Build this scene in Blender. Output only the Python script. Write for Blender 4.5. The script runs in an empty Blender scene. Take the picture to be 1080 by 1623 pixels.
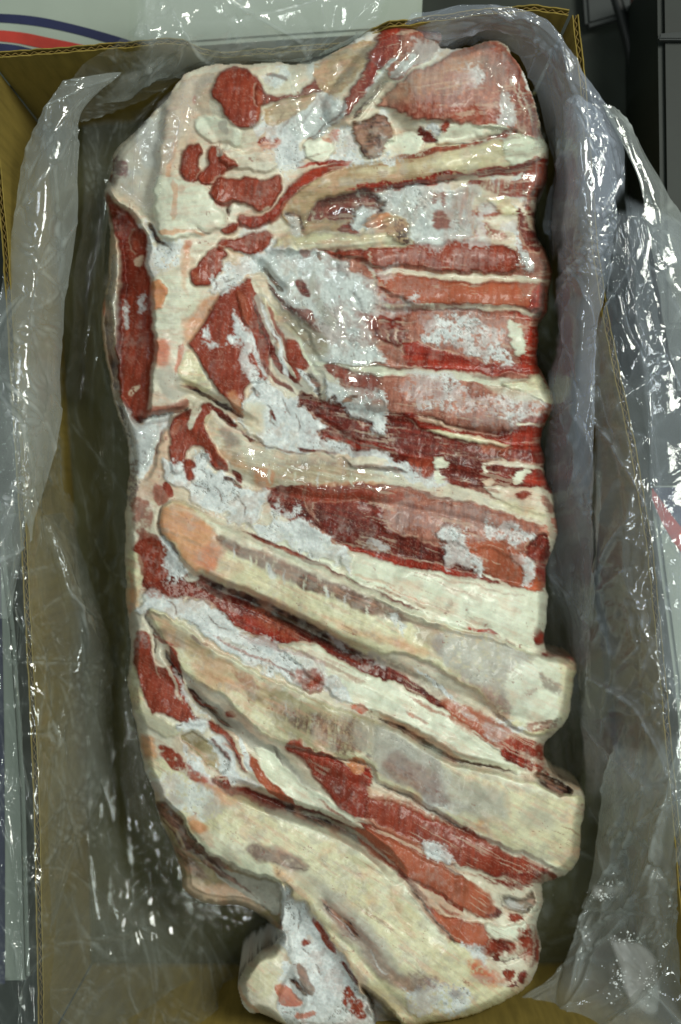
import bpy, math, random
import numpy as np

# ------------------------------------------------------------------ camera, world, light, exposure
scene = bpy.context.scene
COL = scene.collection
CAM_H, FPX, CX, CY = 0.92, 1875.0, 540.0, 811.5     # camera height (m), focal length (photo px), centre

def W(px, py, z):
    """world point that the photograph shows at (px, py) when it lies at height z"""
    k = (CAM_H - z) / FPX
    return ((px - CX) * k, -(py - CY) * k, z)

cam_data = bpy.data.cameras.new("camera")
cam_data.sensor_fit = 'HORIZONTAL'
cam_data.sensor_width = 36.0
cam_data.lens = FPX * 36.0 / 1080.0
cam_data.clip_start = 0.01
cam_data.clip_end = 50
cam = bpy.data.objects.new("camera", cam_data)
COL.objects.link(cam)
cam.location = (0, 0, CAM_H)
scene.camera = cam
cam_data.dof.use_dof = True
cam_data.dof.focus_distance = CAM_H - 0.132
cam_data.dof.aperture_fstop = 4.5

world = bpy.data.worlds.new("World")
scene.world = world
world.use_nodes = True
world.node_tree.nodes["Background"].inputs[0].default_value = (0.80, 0.92, 0.84, 1)
world.node_tree.nodes["Background"].inputs[1].default_value = 0.11

def area_lamp(name, loc, target, sx, sy, power, color):
    d = bpy.data.lights.new(name, 'AREA')
    d.shape = 'RECTANGLE'; d.size = sx; d.size_y = sy
    d.energy = power; d.color = color
    o = bpy.data.objects.new(name, d); COL.objects.link(o)
    o.location = loc
    from mathutils import Vector
    v = Vector(target) - Vector(loc)
    o.rotation_euler = v.to_track_quat('-Z', 'Y').to_euler()
    return o
area_lamp("market_lamp", (0.72, 0.55, 1.50), (0.0, 0.0, 0.1), 0.32, 0.6, 20.8, (0.99, 1.0, 0.90))
area_lamp("market_lamp", (-0.15, -0.75, 1.9), (0.0, 0.0, 0.1), 0.16, 0.6, 8, (0.92, 1.0, 0.93))
area_lamp("market_lamp", (-0.9, 0.55, 1.7), (0.0, 0.0, 0.1), 0.12, 0.5, 3.5, (0.9, 0.97, 1.0))
scene.view_settings.view_transform = 'Standard'
scene.view_settings.look = 'None'
scene.view_settings.exposure = 0.0
scene.view_settings.gamma = 1.0

# ------------------------------------------------------------------ helpers
def lin(c):
    c = np.asarray(c, dtype=np.float64) / 255.0
    return np.where(c <= 0.04045, c / 12.92, ((c + 0.055) / 1.055) ** 2.4)

def link(o, parent=None):
    COL.objects.link(o)
    if parent is not None:
        o.parent = parent
    return o

def thing(name, label, cat, loc=(0, 0, 0), group=None):
    o = bpy.data.objects.new(name, None); COL.objects.link(o)
    o.location = loc; o.empty_display_size = 0.05
    o['label'] = label; o['category'] = cat
    if group: o['group'] = group
    return o

def mesh_obj(name, verts, faces, mat, parent=None, smooth=False, off=(0, 0, 0)):
    me = bpy.data.meshes.new(name)
    verts = np.asarray(verts, dtype=np.float64) - np.asarray(off)
    me.from_pydata(verts.tolist(), [], [list(f) for f in faces])
    me.materials.append(mat)
    if smooth:
        me.polygons.foreach_set("use_smooth", [True] * len(me.polygons))
    me.update()
    return link(bpy.data.objects.new(name, me), parent)

def grid_mesh(name, P, mat, parent=None, off=(0, 0, 0)):
    """smooth quad grid from an array (n, m, 3)"""
    n, m = P.shape[:2]
    idx = np.arange(n * m).reshape(n, m)
    q = np.stack([idx[:-1, :-1], idx[1:, :-1], idx[1:, 1:], idx[:-1, 1:]], -1).reshape(-1, 4)
    return quads(name, P.reshape(-1, 3) - np.asarray(off), q, mat, parent)

def quads(name, V, Q, mat, parent=None, smooth=True):
    me = bpy.data.meshes.new(name)
    me.vertices.add(len(V)); me.vertices.foreach_set("co", np.ascontiguousarray(V, dtype=np.float32).ravel())
    nq = len(Q)
    me.loops.add(nq * 4); me.loops.foreach_set("vertex_index", np.ascontiguousarray(Q, dtype=np.int32).ravel())
    me.polygons.add(nq); me.polygons.foreach_set("loop_start", np.arange(0, nq * 4, 4, dtype=np.int32))
    me.polygons.foreach_set("use_smooth", np.full(nq, smooth))
    me.materials.append(mat)
    me.update(calc_edges=True)
    return link(bpy.data.objects.new(name, me), parent)

_tables = {}
def vnoise(x, y, seed=0):
    if seed not in _tables:
        _tables[seed] = np.random.RandomState(seed + 77).rand(256, 256)
    T = _tables[seed]
    xi = np.floor(x).astype(np.int64); yi = np.floor(y).astype(np.int64)
    fx = x - xi; fy = y - yi
    fx = fx * fx * fx * (fx * (fx * 6 - 15) + 10); fy = fy * fy * fy * (fy * (fy * 6 - 15) + 10)
    x0 = xi & 255; x1 = (xi + 1) & 255; y0 = yi & 255; y1 = (yi + 1) & 255
    a = T[x0, y0]; b = T[x1, y0]; c = T[x0, y1]; d = T[x1, y1]
    return (a + (b - a) * fx) * (1 - fy) + (c + (d - c) * fx) * fy

def fbm(x, y, seed=0, octv=4, gain=0.5):
    s = 0; a = 1; t = 0
    for k in range(octv):
        s = s + a * vnoise(x * 2 ** k + 13.7 * k, y * 2 ** k + 5.1 * k, seed + k)
        t += a; a *= gain
    return s / t

def sstep(a, b, x):
    t = np.clip((x - a) / (b - a), 0, 1)
    return t * t * (3 - 2 * t)

def chaikin(P, closed=True, it=2):
    P = np.asarray(P, dtype=np.float64)
    for _ in range(it):
        if closed:
            N = np.roll(P, -1, 0)
            P = np.stack([0.75 * P + 0.25 * N, 0.25 * P + 0.75 * N], 1).reshape(-1, P.shape[1])
        else:
            A, B = P[:-1], P[1:]
            M = np.stack([0.75 * A + 0.25 * B, 0.25 * A + 0.75 * B], 1).reshape(-1, P.shape[1])
            P = np.concatenate([P[:1], M, P[-1:]])
    return P

def smooth4(P, it=2):
    """four-point subdivision of a closed polygon: rounded, but still through every traced point"""
    P = np.asarray(P, dtype=np.float64)
    for _ in range(it):
        N = np.roll(P, -1, 0)
        M = 0.5625 * (P + N) - 0.0625 * (np.roll(P, 1, 0) + np.roll(P, -2, 0))
        P = np.stack([P, M], 1).reshape(-1, P.shape[1])
    return P

def poly_dist(P, X, Y):
    """signed distance to a closed polygon, positive inside"""
    d2 = np.full(X.shape, 1e18); ins = np.zeros(X.shape, bool)
    for (ax, ay), (bx, by) in zip(P, np.roll(P, -1, 0)):
        ex, ey = bx - ax, by - ay
        L = ex * ex + ey * ey + 1e-12
        t = np.clip(((X - ax) * ex + (Y - ay) * ey) / L, 0, 1)
        d2 = np.minimum(d2, (X - ax - t * ex) ** 2 + (Y - ay - t * ey) ** 2)
        if ay != by:
            c = ((ay > Y) != (by > Y)) & (X < (bx - ax) * (Y - ay) / (by - ay) + ax)
            ins ^= c
    d = np.sqrt(d2)
    return np.where(ins, d, -d)

def line_dist(P, X, Y):
    """distance to an open polyline and the position 0..1 along it"""
    P = np.asarray(P, float)
    seg = np.hypot(*(P[1:] - P[:-1]).T); tot = seg.sum(); acc = 0
    d2 = np.full(X.shape, 1e18); tt = np.zeros(X.shape)
    for (ax, ay), (bx, by), s in zip(P[:-1], P[1:], seg):
        ex, ey = bx - ax, by - ay
        t = np.clip(((X - ax) * ex + (Y - ay) * ey) / (s * s + 1e-12), 0, 1)
        q = (X - ax - t * ex) ** 2 + (Y - ay - t * ey) ** 2
        m = q < d2
        d2 = np.where(m, q, d2); tt = np.where(m, (acc + t * s) / tot, tt)
        acc += s
    return np.sqrt(d2), tt

def bilin(A, gx, gy):
    gx = np.clip(gx, 0, A.shape[1] - 1.001); gy = np.clip(gy, 0, A.shape[0] - 1.001)
    x0 = gx.astype(int); y0 = gy.astype(int); fx = gx - x0; fy = gy - y0
    return (A[y0, x0] * (1 - fx) + A[y0, x0 + 1] * fx) * (1 - fy) + (A[y0 + 1, x0] * (1 - fx) + A[y0 + 1, x0 + 1] * fx) * fy
# ------------------------------------------------------------------ the slab of beef: surface fields
GX0, GX1, GY0, GY1, GS = 150.0, 938.0, 22.0, 1660.0, 1.6
gx = np.arange(GX0, GX1, GS); gy = np.arange(GY0, GY1, GS)
X, Y = np.meshgrid(gx, gy)
NY, NX = X.shape

OUTLINE = [(300,112),(345,100),(385,101),(430,97),(470,100),(500,97),(540,75),(575,55),(600,38),(640,34),(680,41),(700,56),(697,76),(740,73),(775,62),(800,69),(820,95),(835,120),(845,150),(853,180),(858,213),(868,233),(871,260),(868,287),(855,312),(850,345),(853,378),(866,400),(874,430),(871,470),(868,495),(855,512),(855,540),(853,575),(863,593),(877,630),(876,650),(862,682),(858,702),(862,730),(866,758),(876,780),(880,810),(885,840),(879,870),(868,892),(868,940),(868,985),(866,1030),(905,1040),(915,1060),(905,1120),(898,1145),(880,1162),(862,1182),(866,1210),(880,1230),(915,1245),(927,1262),(923,1310),(919,1360),(900,1383),(880,1396),(858,1402),(863,1430),(851,1460),(856,1490),(858,1520),(847,1550),(830,1572),(790,1592),(752,1609),(700,1622),(640,1632),(590,1640),(520,1640),(460,1630),(420,1612),(395,1603),(381,1585),(376,1560),(385,1535),(405,1515),(430,1500),(438,1488),(435,1475),(420,1455),(390,1440),(350,1435),(315,1428),(290,1410),(288,1390),(280,1360),(270,1335),(255,1305),(248,1275),(240,1250),(228,1220),(222,1180),(215,1150),(205,1110),(203,1070),(207,1030),(203,985),(200,950),(198,900),(197,860),(200,800),(205,740),(201,690),(188,655),(176,610),(166,560),(162,520),(164,480),(170,440),(174,400),(172,350),(165,310),(170,290),(178,255),(190,230),(215,205),(250,170),(275,140),(285,122)]
_o = smooth4(OUTLINE, 2)
_n = (fbm(X / 22, Y / 22, 3, 4) - 0.5) * 9
D_OUT = poly_dist(_o, X, Y) + _n * 0.8

# curves that follow the ribs: v is the height at which a rib-wise line meets x = 850
_vt = np.array([0, 240, 400, 600, 780, 1000, 1100, 1400, 1700.])
_st = np.array([-0.25, -0.12, 0.0, 0.1, 0.2, 0.40, 0.46, 0.55, 0.8])
V = Y.copy()
for _ in range(8):
    V = 0.5 * V + 0.5 * (Y - np.interp(V, _vt, _st) * (X - 850))
NZ = {
    'blot': fbm(X / 38, Y / 38, 11, 5, 0.55),
    'fine': fbm(X / 7, Y / 7, 21, 3, 0.6),
    'spk': vnoise(X / 3.2, Y / 3.2, 31) * 0.6 + vnoise(X / 1.8, Y / 1.8, 32) * 0.4,
    'cross': fbm(X / 5 + 0.02 * V, V / 42, 41, 4, 0.6),            # streaks across the ribs
    'along': fbm(X / 60, V / 5.5, 51, 4, 0.6),                      # streaks along the ribs
    'med': fbm(X / 16, Y / 16, 61, 4, 0.55),
}
for k in NZ:
    n = NZ[k]; NZ[k] = np.clip((n - n.mean()) / (4.2 * n.std()) + 0.5, 0, 1)
WX = (fbm(X / 30, Y / 30, 71, 3, 0.5) - 0.5) * 2
WY = (fbm(X / 30, Y / 30, 81, 3, 0.5) - 0.5) * 2
WX2 = (fbm(X / 10, Y / 10, 91, 3, 0.55) - 0.5) * 2
WY2 = (fbm(X / 10, Y / 10, 95, 3, 0.55) - 0.5) * 2

# name: colour a, colour b, noise that mixes them, wetness, frost
PAL = {
    'lean':   ((150, 66, 46), (112, 44, 30), 'blot', 0.75, 0.0),
    'salmon': ((174, 98, 70), (144, 72, 49), 'cross', 0.55, 0.1),
    'red':    ((158, 54, 38), (120, 35, 25), 'along', 0.7, 0.0),
    'dlean':  ((114, 40, 30), (78, 27, 21), 'along', 0.6, 0.0),
    'dark':   ((58, 30, 22), (36, 20, 16), 'med', 0.4, 0.0),  # stands in for the shade in creases and gaps
    'brown':  ((108, 74, 56), (68, 44, 34), 'spk', 0.4, 0.1),
    'pink':   ((166, 116, 100), (128, 70, 54), 'fine', 0.3, 0.5),
    'pinkfat':((214, 194, 170), (192, 168, 142), 'blot', 0.4, 0.1),
    'fat':    ((221, 219, 200), (200, 194, 172), 'blot', 0.7, 0.1),
    'white':  ((226, 232, 212), (206, 213, 192), 'blot', 0.6, 0.3),
    'cream':  ((220, 219, 186), (202, 198, 160), 'blot', 0.78, 0.0),
    'tan':    ((190, 170, 134), (158, 134, 100), 'along', 0.5, 0.0),
    'olive':  ((158, 148, 112), (126, 114, 82), 'blot', 0.5, 0.0),
    'orange': ((214, 158, 110), (194, 122, 80), 'blot', 0.6, 0.0),
    'rust':   ((196, 98, 60), (168, 72, 44), 'med', 0.6, 0.0),
    'frost':  ((220, 226, 225), (190, 197, 197), 'med', 0.2, 1.0),
    'grey':   ((182, 181, 168), (152, 150, 138), 'med', 0.3, 0.7),
    'purple': ((138, 116, 106), (102, 80, 72), 'fine', 0.4, 0.4),
}
PAL = {k: (lin(v[0]), lin(v[1]), v[2], v[3], v[4]) for k, v in PAL.items()}
ALB = np.zeros((NY, NX, 3)); WET = np.zeros((NY, NX)); FRO = np.zeros((NY, NX)); HGT = np.zeros((NY, NX))
LEAN = np.zeros((NY, NX))
PART = np.zeros((NY, NX), int); PART_NAMES = [('meat_layer', None)]

_sl = np.interp(V, _vt, _st)
_dx = 1 / np.sqrt(1 + _sl ** 2); _dy = _sl * _dx
FRAY = (fbm(X / 55, V / 3.0, 241, 3, 0.6) - 0.5) * 2 * sstep(430, 580, X)
FX, FY = FRAY * _dx, FRAY * _dy
def window(P, m):
    i0 = max(int((P[:, 0].min() - m - GX0) / GS), 0); i1 = min(int((P[:, 0].max() + m - GX0) / GS) + 2, NX)
    j0 = max(int((P[:, 1].min() - m - GY0) / GS), 0); j1 = min(int((P[:, 1].max() + m - GY0) / GS) + 2, NY)
    return slice(j0, j1), slice(i0, i1)

def warped(fn, sl, warp, fine, fray=5.0):
    """evaluate a distance on a half-resolution grid, then look it up at noise-shifted points"""
    x, y = X[sl], Y[sl]
    D = fn(x[::2, ::2], y[::2, ::2])
    if D.shape[0] < 3 or D.shape[1] < 3:
        return fn(x, y)
    qx = (x + WX[sl] * warp * 1.7 + WX2[sl] * fine * 1.2 + FX[sl] * fray - x[0, 0]) / (2 * GS)
    qy = (y + WY[sl] * warp * 1.7 + WY2[sl] * fine * 1.2 + FY[sl] * fray - y[0, 0]) / (2 * GS)
    return bilin(D, qx, qy)

def lay(mat, sl, m):
    a, b, key, wet, fro = PAL[mat]
    n = NZ[key][sl][..., None]
    c = a + (b - a) * n
    mm = m[..., None]
    ALB[sl] = ALB[sl] * (1 - mm) + c * mm
    WET[sl] = WET[sl] * (1 - m) + wet * m
    FRO[sl] = FRO[sl] * (1 - m) + fro * m
    isl = 1.0 if mat in ('lean', 'salmon', 'red', 'dlean', 'pink') else 0.0
    LEAN[sl] = LEAN[sl] * (1 - m) + isl * m

def P(mat, pts, w=5, f=1.6, op=1.0, brk=None, h=0.0, hs=6.0, fine=2.5, h_only=False, part=None, lab=None):
    """a traced patch: material, outline, edge raggedness, feather, opacity, break-up, relief (mm) and its slope width"""
    pts = smooth4(pts, 2)
    if mat == 'frost': w = w * 2.2
    sl = window(pts, max(f, hs) + w * 1.7 + fine * 2 + 14)
    d = warped(lambda x, y: poly_dist(pts, x, y), sl, w, fine)
    if h:
        HGT[sl] += h * (1.5 if abs(h) < 9 else 1) * sstep(-hs * 0.35, hs * 0.35, d)
    if part:
        PART_NAMES.append((part, lab)); PART[sl] = np.where(d > 0, len(PART_NAMES) - 1, PART[sl])
    if h_only: return
    m = soft(mat, sl, d, f) * op
    if brk:
        key, th, so = brk
        m = m * sstep(th - so * 1.5, th + so * 1.5, 0.72 * NZ[key][sl] + 0.28 * NZ['spk'][sl])
    if mat == 'frost':                       # thin enough in places for the meat to show
        lay('pink', sl, m * 0.55 * sstep(0.45, 0.75, NZ['blot'][sl]))
        m = m * (1 - 0.42 * sstep(0.4, 0.8, 0.6 * NZ['blot'][sl] + 0.4 * NZ['fine'][sl]))
    lay(mat, sl, m)
    if mat in ('lean', 'salmon', 'red', 'dlean') and not brk and op > 0.85 and len(pts) > 12:
        rag = sstep(0.3, 0.7, NZ['med'][sl])        # pale membrane outside the cut, darker edge inside it
        lay('pinkfat', sl, np.clip(1 - np.abs(d + 2.2) / 2.2, 0, 1) * 0.42 * rag)
        lay('dlean', sl, np.clip(1 - np.abs(d - 2.0) / 2.6, 0, 1) * 0.55 * (1 - 0.6 * rag))

def soft(mat, sl, d, f):
    if mat == 'frost':                       # powder: thins out in grains towards its edge
        m = sstep(-7 - f, 9 + f, d)
        return sstep(0.18, 0.72, m + (NZ['spk'][sl] - 0.5) * 0.7 * (1 - m) * np.minimum(1, m * 6) + (NZ['fine'][sl] - 0.5) * 0.5 * (1 - m))
    if mat in ('lean', 'salmon', 'red', 'dlean', 'pink'):
        f = f + 0.8
    return sstep(-f, f, d)

def S(mat, pts, wd, w=3, f=1.5, op=1.0, brk=None, h=0.0, hw=None, fine=2.0, taper=True):
    """a traced streak: material, line, half width(s), relief (mm) with a rounded profile of half width hw"""
    wd = np.atleast_1d(np.asarray(wd, float))
    pts = chaikin(pts, False, 2)
    mx = max(wd.max(), hw or 0)
    sl = window(pts, mx + f + w * 1.7 + fine * 2 + 14)
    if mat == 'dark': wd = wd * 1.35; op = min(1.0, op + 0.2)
    ws = lambda t: np.interp(t, np.linspace(0, 1, len(wd)), wd) * (np.clip(np.minimum(t, 1 - t) * 9, 0.25, 1) if taper else 1)
    def fn(x, y):
        d, t = line_dist(pts, x, y); return ws(t) - d
    d = warped(fn, sl, w, fine)
    if h:
        hw2 = hw or wd.max() * 1.6
        dd, t = line_dist(pts, X[sl][::2, ::2], Y[sl][::2, ::2])
        Ls = np.hypot(*(pts[1:] - pts[:-1]).T).sum()
        sc = np.clip(np.minimum(t, 1 - t) * 8, 0, 1) if Ls > 5 * hw2 else np.ones_like(t)
        g = np.clip(1 - (dd / hw2) ** (3.5 if h >= 8 else 2), 0, 1) * (0.3 + 0.7 * sc)
        x, y = X[sl], Y[sl]
        g = bilin(g, (x + WX[sl] * w - x[0, 0]) / (2 * GS), (y + WY[sl] * w - y[0, 0]) / (2 * GS))
        HGT[sl] += h * (1.0 if mat is None else (1.8 if h < -3.9 else 0.9) if h < 0 else 1) * g
    if mat is None: return
    m = sstep(-f, f, d) * op
    if brk:
        key, th, so = brk
        m = m * sstep(th - so * 1.5, th + so * 1.5, 0.72 * NZ[key][sl] + 0.28 * NZ['spk'][sl])
    lay(mat, sl, m)

ALL = (slice(0, NY), slice(0, NX))
lay('fat', ALL, np.ones((NY, NX)))
lay('pinkfat', ALL, sstep(0.5, 0.7, fbm(X / 60, Y / 60, 101, 4)) * 0.5)
lay('frost', ALL, sstep(0.52, 0.66, fbm(X / 50, Y / 50, 105, 4)) * sstep(900, 300, Y) * 0.8)
# --- broad underlying areas
P('fat', [(285,110),(400,95),(470,130),(460,250),(420,330),(340,390),(250,385),(240,300),(255,205)], op=0.8)
P('pink', [(470,420),(600,390),(880,390),(880,700),(700,690),(560,640)], w=8)
P('dlean', [(470,620),(560,640),(880,680),(880,780),(700,770),(560,720),(480,700)], w=6)
P('pink', [(420,770),(600,765),(880,790),(890,900),(870,960),(700,920),(500,850)], w=6)
P('fat', [(210,940),(420,1000),(640,1080),(870,1210),(870,1240),(700,1200),(500,1120),(240,1000)], w=6)
P('white', [(380,830),(540,860),(870,935),(870,1040),(700,990),(520,920)], w=5)
P('lean', [(560,1280),(700,1300),(880,1390),(860,1420),(800,1560),(740,1540),(640,1400)], w=6)
P('fat', [(740,1420),(870,1390),(870,1560),(780,1610),(740,1560)], w=6)
P('frost', [(380,1400),(470,1420),(560,1540),(620,1640),(380,1640)], w=6)
P('cream', [(225,1180),(300,1235),(430,1280),(560,1325),(650,1410),(800,1600),(660,1640),(560,1540),(440,1400),(300,1330)], part='rib', w=4)

# --- relief: ribs and broad swells (mm)
S(None, [(440,335),(500,300),(560,285),(680,265),(800,245),(865,238)], 10, h=7, hw=30)
S(None, [(430,385),(520,380),(600,378),(650,372)], 10, h=6, hw=20)
S(None, [(560,412),(700,408),(870,412)], 10, h=5, hw=30)
S(None, [(590,468),(740,465),(870,475)], 10, h=5, hw=28)
S(None, [(590,540),(740,540),(860,545)], 10, h=5, hw=38)
S(None, [(505,590),(620,620),(740,640),(875,640)], 10, h=8, hw=45)
S(None, [(500,670),(640,700),(760,710),(860,715)], 10, h=-2, hw=30)
S(None, [(335,665),(380,715),(450,745),(560,750),(680,768),(790,795),(870,815)], 10, h=8, hw=40)
S(None, [(450,800),(560,820),(700,850),(870,880)], 10, h=6, hw=48)
S(None, [(600,920),(720,955),(868,985)], 10, h=9, hw=50)
S(None, [(262,812),(320,865),(420,910),(520,955),(620,1000),(720,1035),(820,1080),(900,1100)], 10, h=8.5, hw=56)
S(None, [(330,960),(430,990),(520,1025),(620,1075),(730,1140)], 10, h=-4, hw=30)
S(None, [(250,950),(420,1035),(540,1075),(650,1120),(760,1185),(850,1215)], 10, h=5, hw=45)
S(None, [(240,975),(300,1030),(370,1080),(450,1130),(530,1165),(620,1190),(720,1240),(820,1290),(925,1310)], 10, h=8, hw=64)
S(None, [(300,1090),(400,1185),(480,1245)], 10, h=-5, hw=22)
S(None, [(460,1190),(560,1260),(680,1320),(820,1385)], 10, h=4, hw=36)
S(None, [(560,1325),(660,1370),(780,1450)], 10, h=5, hw=38)
S(None, [(660,1430),(760,1490)], 10, h=3, hw=34)
S(None, [(270,1265),(400,1320),(500,1370),(590,1430),(660,1510),(730,1590)], 10, h=10, hw=74)
S(None, [(440,1385),(500,1450),(560,1525),(640,1600)], 10, h=5, hw=26)
S(None, [(420,1560),(430,1575)], 10, h=8, hw=60)
S(None, [(352,150),(380,190)], 10, h=6, hw=46)
S(None, [(290,330),(320,340)], 10, h=7, hw=62)
S(None, [(640,60),(590,110),(545,170)], 10, h=9, hw=34)
S(None, [(690,140),(800,120),(820,170)], 10, h=9, hw=80)
S(None, [(255,400),(262,520),(250,620)], 10, h=7, hw=60)
S(None, [(380,480),(350,560),(380,630)], 10, h=4, hw=55)
S(None, [(240,1080),(280,1140)], 10, h=4, hw=55)

# --- upper left corner
P('grey', [(165,292),(182,245),(215,203),(258,165),(264,178),(252,230),(244,290),(246,350),(234,345),(205,322),(180,302)], h=-9, hs=22, op=0.45)  # haze of the film over it, put into the meat colour
P('pinkfat', [(262,200),(290,130),(330,112),(352,118),(335,150),(325,190),(305,230),(285,270),(255,285)], op=0.7)
S('tan', [(285,130),(268,190),(258,260)], [6,9,6], op=0.5, brk=('along',0.5,0.2))
S('orange', [(278,215),(272,255),(268,285)], 4, op=0.5)
S('rust', [(309,150),(308,165)], 3, op=0.6)
S('rust', [(318,190),(313,200)], 3, op=0.6)
P('dlean', [(172,286),(178,262),(188,252),(200,258),(203,268),(195,280),(180,293)], brk=('fine',0.35,0.15))
P('white', [(312,182),(330,184),(352,190),(378,205),(386,215),(378,233),(350,226),(335,220),(312,210)], part='fat_block', h=1.5)
P('grey', [(340,195),(352,192),(362,205),(360,220),(348,212)], op=0.8)
P('fat', [(356,236),(385,240),(400,234),(442,236),(446,262),(420,276),(395,270),(370,266),(350,257)], part='fat_block', h=2, hs=8)
P('white', [(248,285),(262,275),(285,286),(302,290),(332,296),(342,320),(358,342),(340,360),(318,372),(290,378),(255,378),(245,360)], part='fat_block', h=2, hs=10, op=0.8)
S('orange', [(248,368),(285,366),(330,372)], [5,3,2], op=0.7)
S('orange', [(274,285),(278,320),(276,350)], [6,4,5], op=0.55)
S('rust', [(280,300),(294,300)], 6, op=0.35, f=4)
P('lean', [(334,145),(340,127),(355,110),(374,103),(392,108),(406,120),(416,135),(422,155),(415,167),(412,185),(404,198),(392,204),(375,201),(362,193),(352,178),(348,165),(338,158)], part='lean_lump', h=2.5, hs=6, w=2)
P('lean', [(408,132),(420,148),(450,152),(476,147),(482,138),(494,130),(505,122),(519,129),(518,142),(500,146),(480,153),(450,158),(428,163),(410,168),(402,150)], part='lean_strip', w=2, h=1.5, hs=4)
S('salmon', [(400,140),(414,160),(405,190)], 3, op=0.6)
P('frost', [(414,112),(440,110),(462,118),(455,133),(430,138),(418,128)])
S('brown', [(422,114),(445,120),(458,130)], 3, op=0.7)
P('lean', [(289,250),(298,233),(314,227),(319,240),(312,262),(321,270),(312,285),(300,288),(287,275)], part='lean_lump', h=2, hs=5, w=2)
P('lean', [(335,230),(350,238),(360,252),(374,262),(356,272),(346,286),(320,291),(315,277),(328,262),(331,245)], part='lean_lump', h=2, hs=5, w=2)
P('lean', [(333,302),(340,288),(350,283),(370,284),(400,281),(420,286),(442,278),(446,290),(438,312),(425,332),(410,336),(395,326),(375,318),(360,326),(348,322),(338,312)], part='lean_lump', h=2.5, hs=5, w=3)
S('pinkfat', [(395,295),(405,310),(420,300),(428,315)], 2, op=0.7)
S('pinkfat', [(385,338),(400,334),(412,337),(425,325)], 3, op=0.9)
S('dark', [(366,320),(362,345)], 2, op=0.8, h=-2, hw=5)
# --- curved lean band and the first rib
P('salmon', [(378,352),(380,338),(405,341),(430,331),(446,309),(470,284),(500,268),(545,256),(548,264),(502,282),(472,300),(454,320),(446,338),(430,352),(400,362)], part='lean_strip', h=2, hs=5, w=2)
P('tan', [(446,345),(452,322),(474,300),(505,281),(545,265),(600,256),(660,247),(720,240),(790,222),(860,214),(868,240),(840,262),(780,270),(700,284),(640,292),(590,300),(530,312),(500,322),(488,345),(465,362)], part='rib', h=1.5, hs=4, w=3)
P('cream', [(700,246),(790,225),(830,235),(820,258),(760,268),(700,275)], op=0.7, f=8)
S('olive', [(470,318),(520,290),(560,278)], 3, op=0.5, brk=('along',0.5,0.2))
P('white', [(798,222),(815,212),(850,213),(868,226),(866,246),(840,258),(820,262),(800,250)], part='frost_patch', h=1, w=3)
S('red', [(545,303),(620,294),(700,283),(745,274)], [5,9,8,5], brk=('fine',0.25,0.15))
S('red', [(748,274),(790,271),(830,266),(868,256)], [8,7,8,14], brk=('fine',0.2,0.15))
P('dlean', [(832,268),(850,258),(870,250),(870,280),(858,300),(840,302),(830,285)], brk=('cross',0.3,0.2))
S('lean', [(618,252),(680,243),(735,230),(790,214),(835,205)], [3,5,7,6,4], brk=('fine',0.25,0.2))
# --- upper right piece
P('pink', [(598,165),(640,125),(690,98),(740,76),(780,64),(800,72),(820,95),(838,125),(848,160),(855,215),(825,208),(800,206),(780,201),(740,197),(700,191),(660,187),(636,178)], part='lean_panel', h=3, hs=8)
P('tan', [(610,150),(660,120),(740,90),(770,95),(740,130),(680,150),(620,165)], op=0.35, f=12)
P('lean', [(640,165),(700,165),(760,165),(790,180),(785,196),(740,195),(700,190),(650,182)], op=0.75, f=8, brk=('fine',0.4,0.2))
P('lean', [(775,70),(798,72),(815,95),(820,115),(805,108),(785,98),(772,90)], op=0.6, f=5, brk=('fine',0.4,0.25))
P('lean', [(805,120),(825,115),(842,150),(852,190),(857,220),(838,212),(822,195),(812,150)], op=0.9, f=4, brk=('fine',0.42,0.15))
P('fat', [(812,175),(835,180),(846,205),(825,208)], op=0.5, f=5, brk=('med',0.5,0.2))
P('frost', [(790,158),(806,152),(815,168),(818,188),(800,200),(788,188)], brk=('fine',0.2,0.2))
P('frost', [(735,110),(762,105),(765,125),(745,140),(730,130)], op=0.7, f=6, brk=('fine',0.35,0.2))
P('white', [(700,206),(716,195),(742,198),(790,197),(802,205),(795,214),(762,224),(702,233),(690,226)], part='fat_band', h=1.5)
S('cream', [(670,232),(730,230)], 3)
P('dlean', [(662,200),(672,205),(690,218),(692,226),(676,228),(664,222)], w=2)
P('lean', [(700,195),(712,192),(710,205),(702,212)], w=2)
P('frost', [(672,200),(690,197),(698,212),(690,218)], w=2)
P('brown', [(557,195),(575,187),(600,185),(616,190),(622,205),(626,220),(613,230),(610,246),(595,251),(580,245),(572,230),(562,214)], part='brown_knob', h=2, hs=5)
P('dark', [(560,195),(600,190),(622,215),(608,245),(580,240)], op=0.7, brk=('spk',0.58,0.1))
P('white', [(622,211),(640,208),(658,210),(666,225),(660,241),(632,248),(612,242)], part='frost_patch', h=1)
P('frost', [(545,205),(562,212),(575,240),(590,252),(620,248),(640,252),(600,262),(560,268),(520,262),(520,235)], brk=('fine',0.25,0.2))
P('tan', [(503,102),(540,76),(575,60),(592,66),(582,92),(562,122),(540,147),(522,150),(508,132)], brk=('along',0.2,0.2))
S('brown', [(540,90),(530,130)], 3, op=0.5, brk=('cross',0.5,0.2))
S('olive', [(560,75),(545,110),(530,140)], 4, op=0.6, brk=('fine',0.4,0.2))
P('lean', [(597,48),(620,35),(641,37),(640,60),(630,80),(607,102),(592,130),(576,156),(556,177),(538,184),(550,150),(570,120),(582,88),(590,62)], part='lean_flap', h=2, hs=5)
P('pink', [(640,38),(680,42),(698,55),(690,80),(668,100),(648,115),(630,128),(618,120),(615,100),(632,80)], h=1)
P('lean', [(652,45),(680,50),(690,70),(670,80),(655,65)], op=0.6, f=6, brk=('fine',0.4,0.2))
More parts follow.
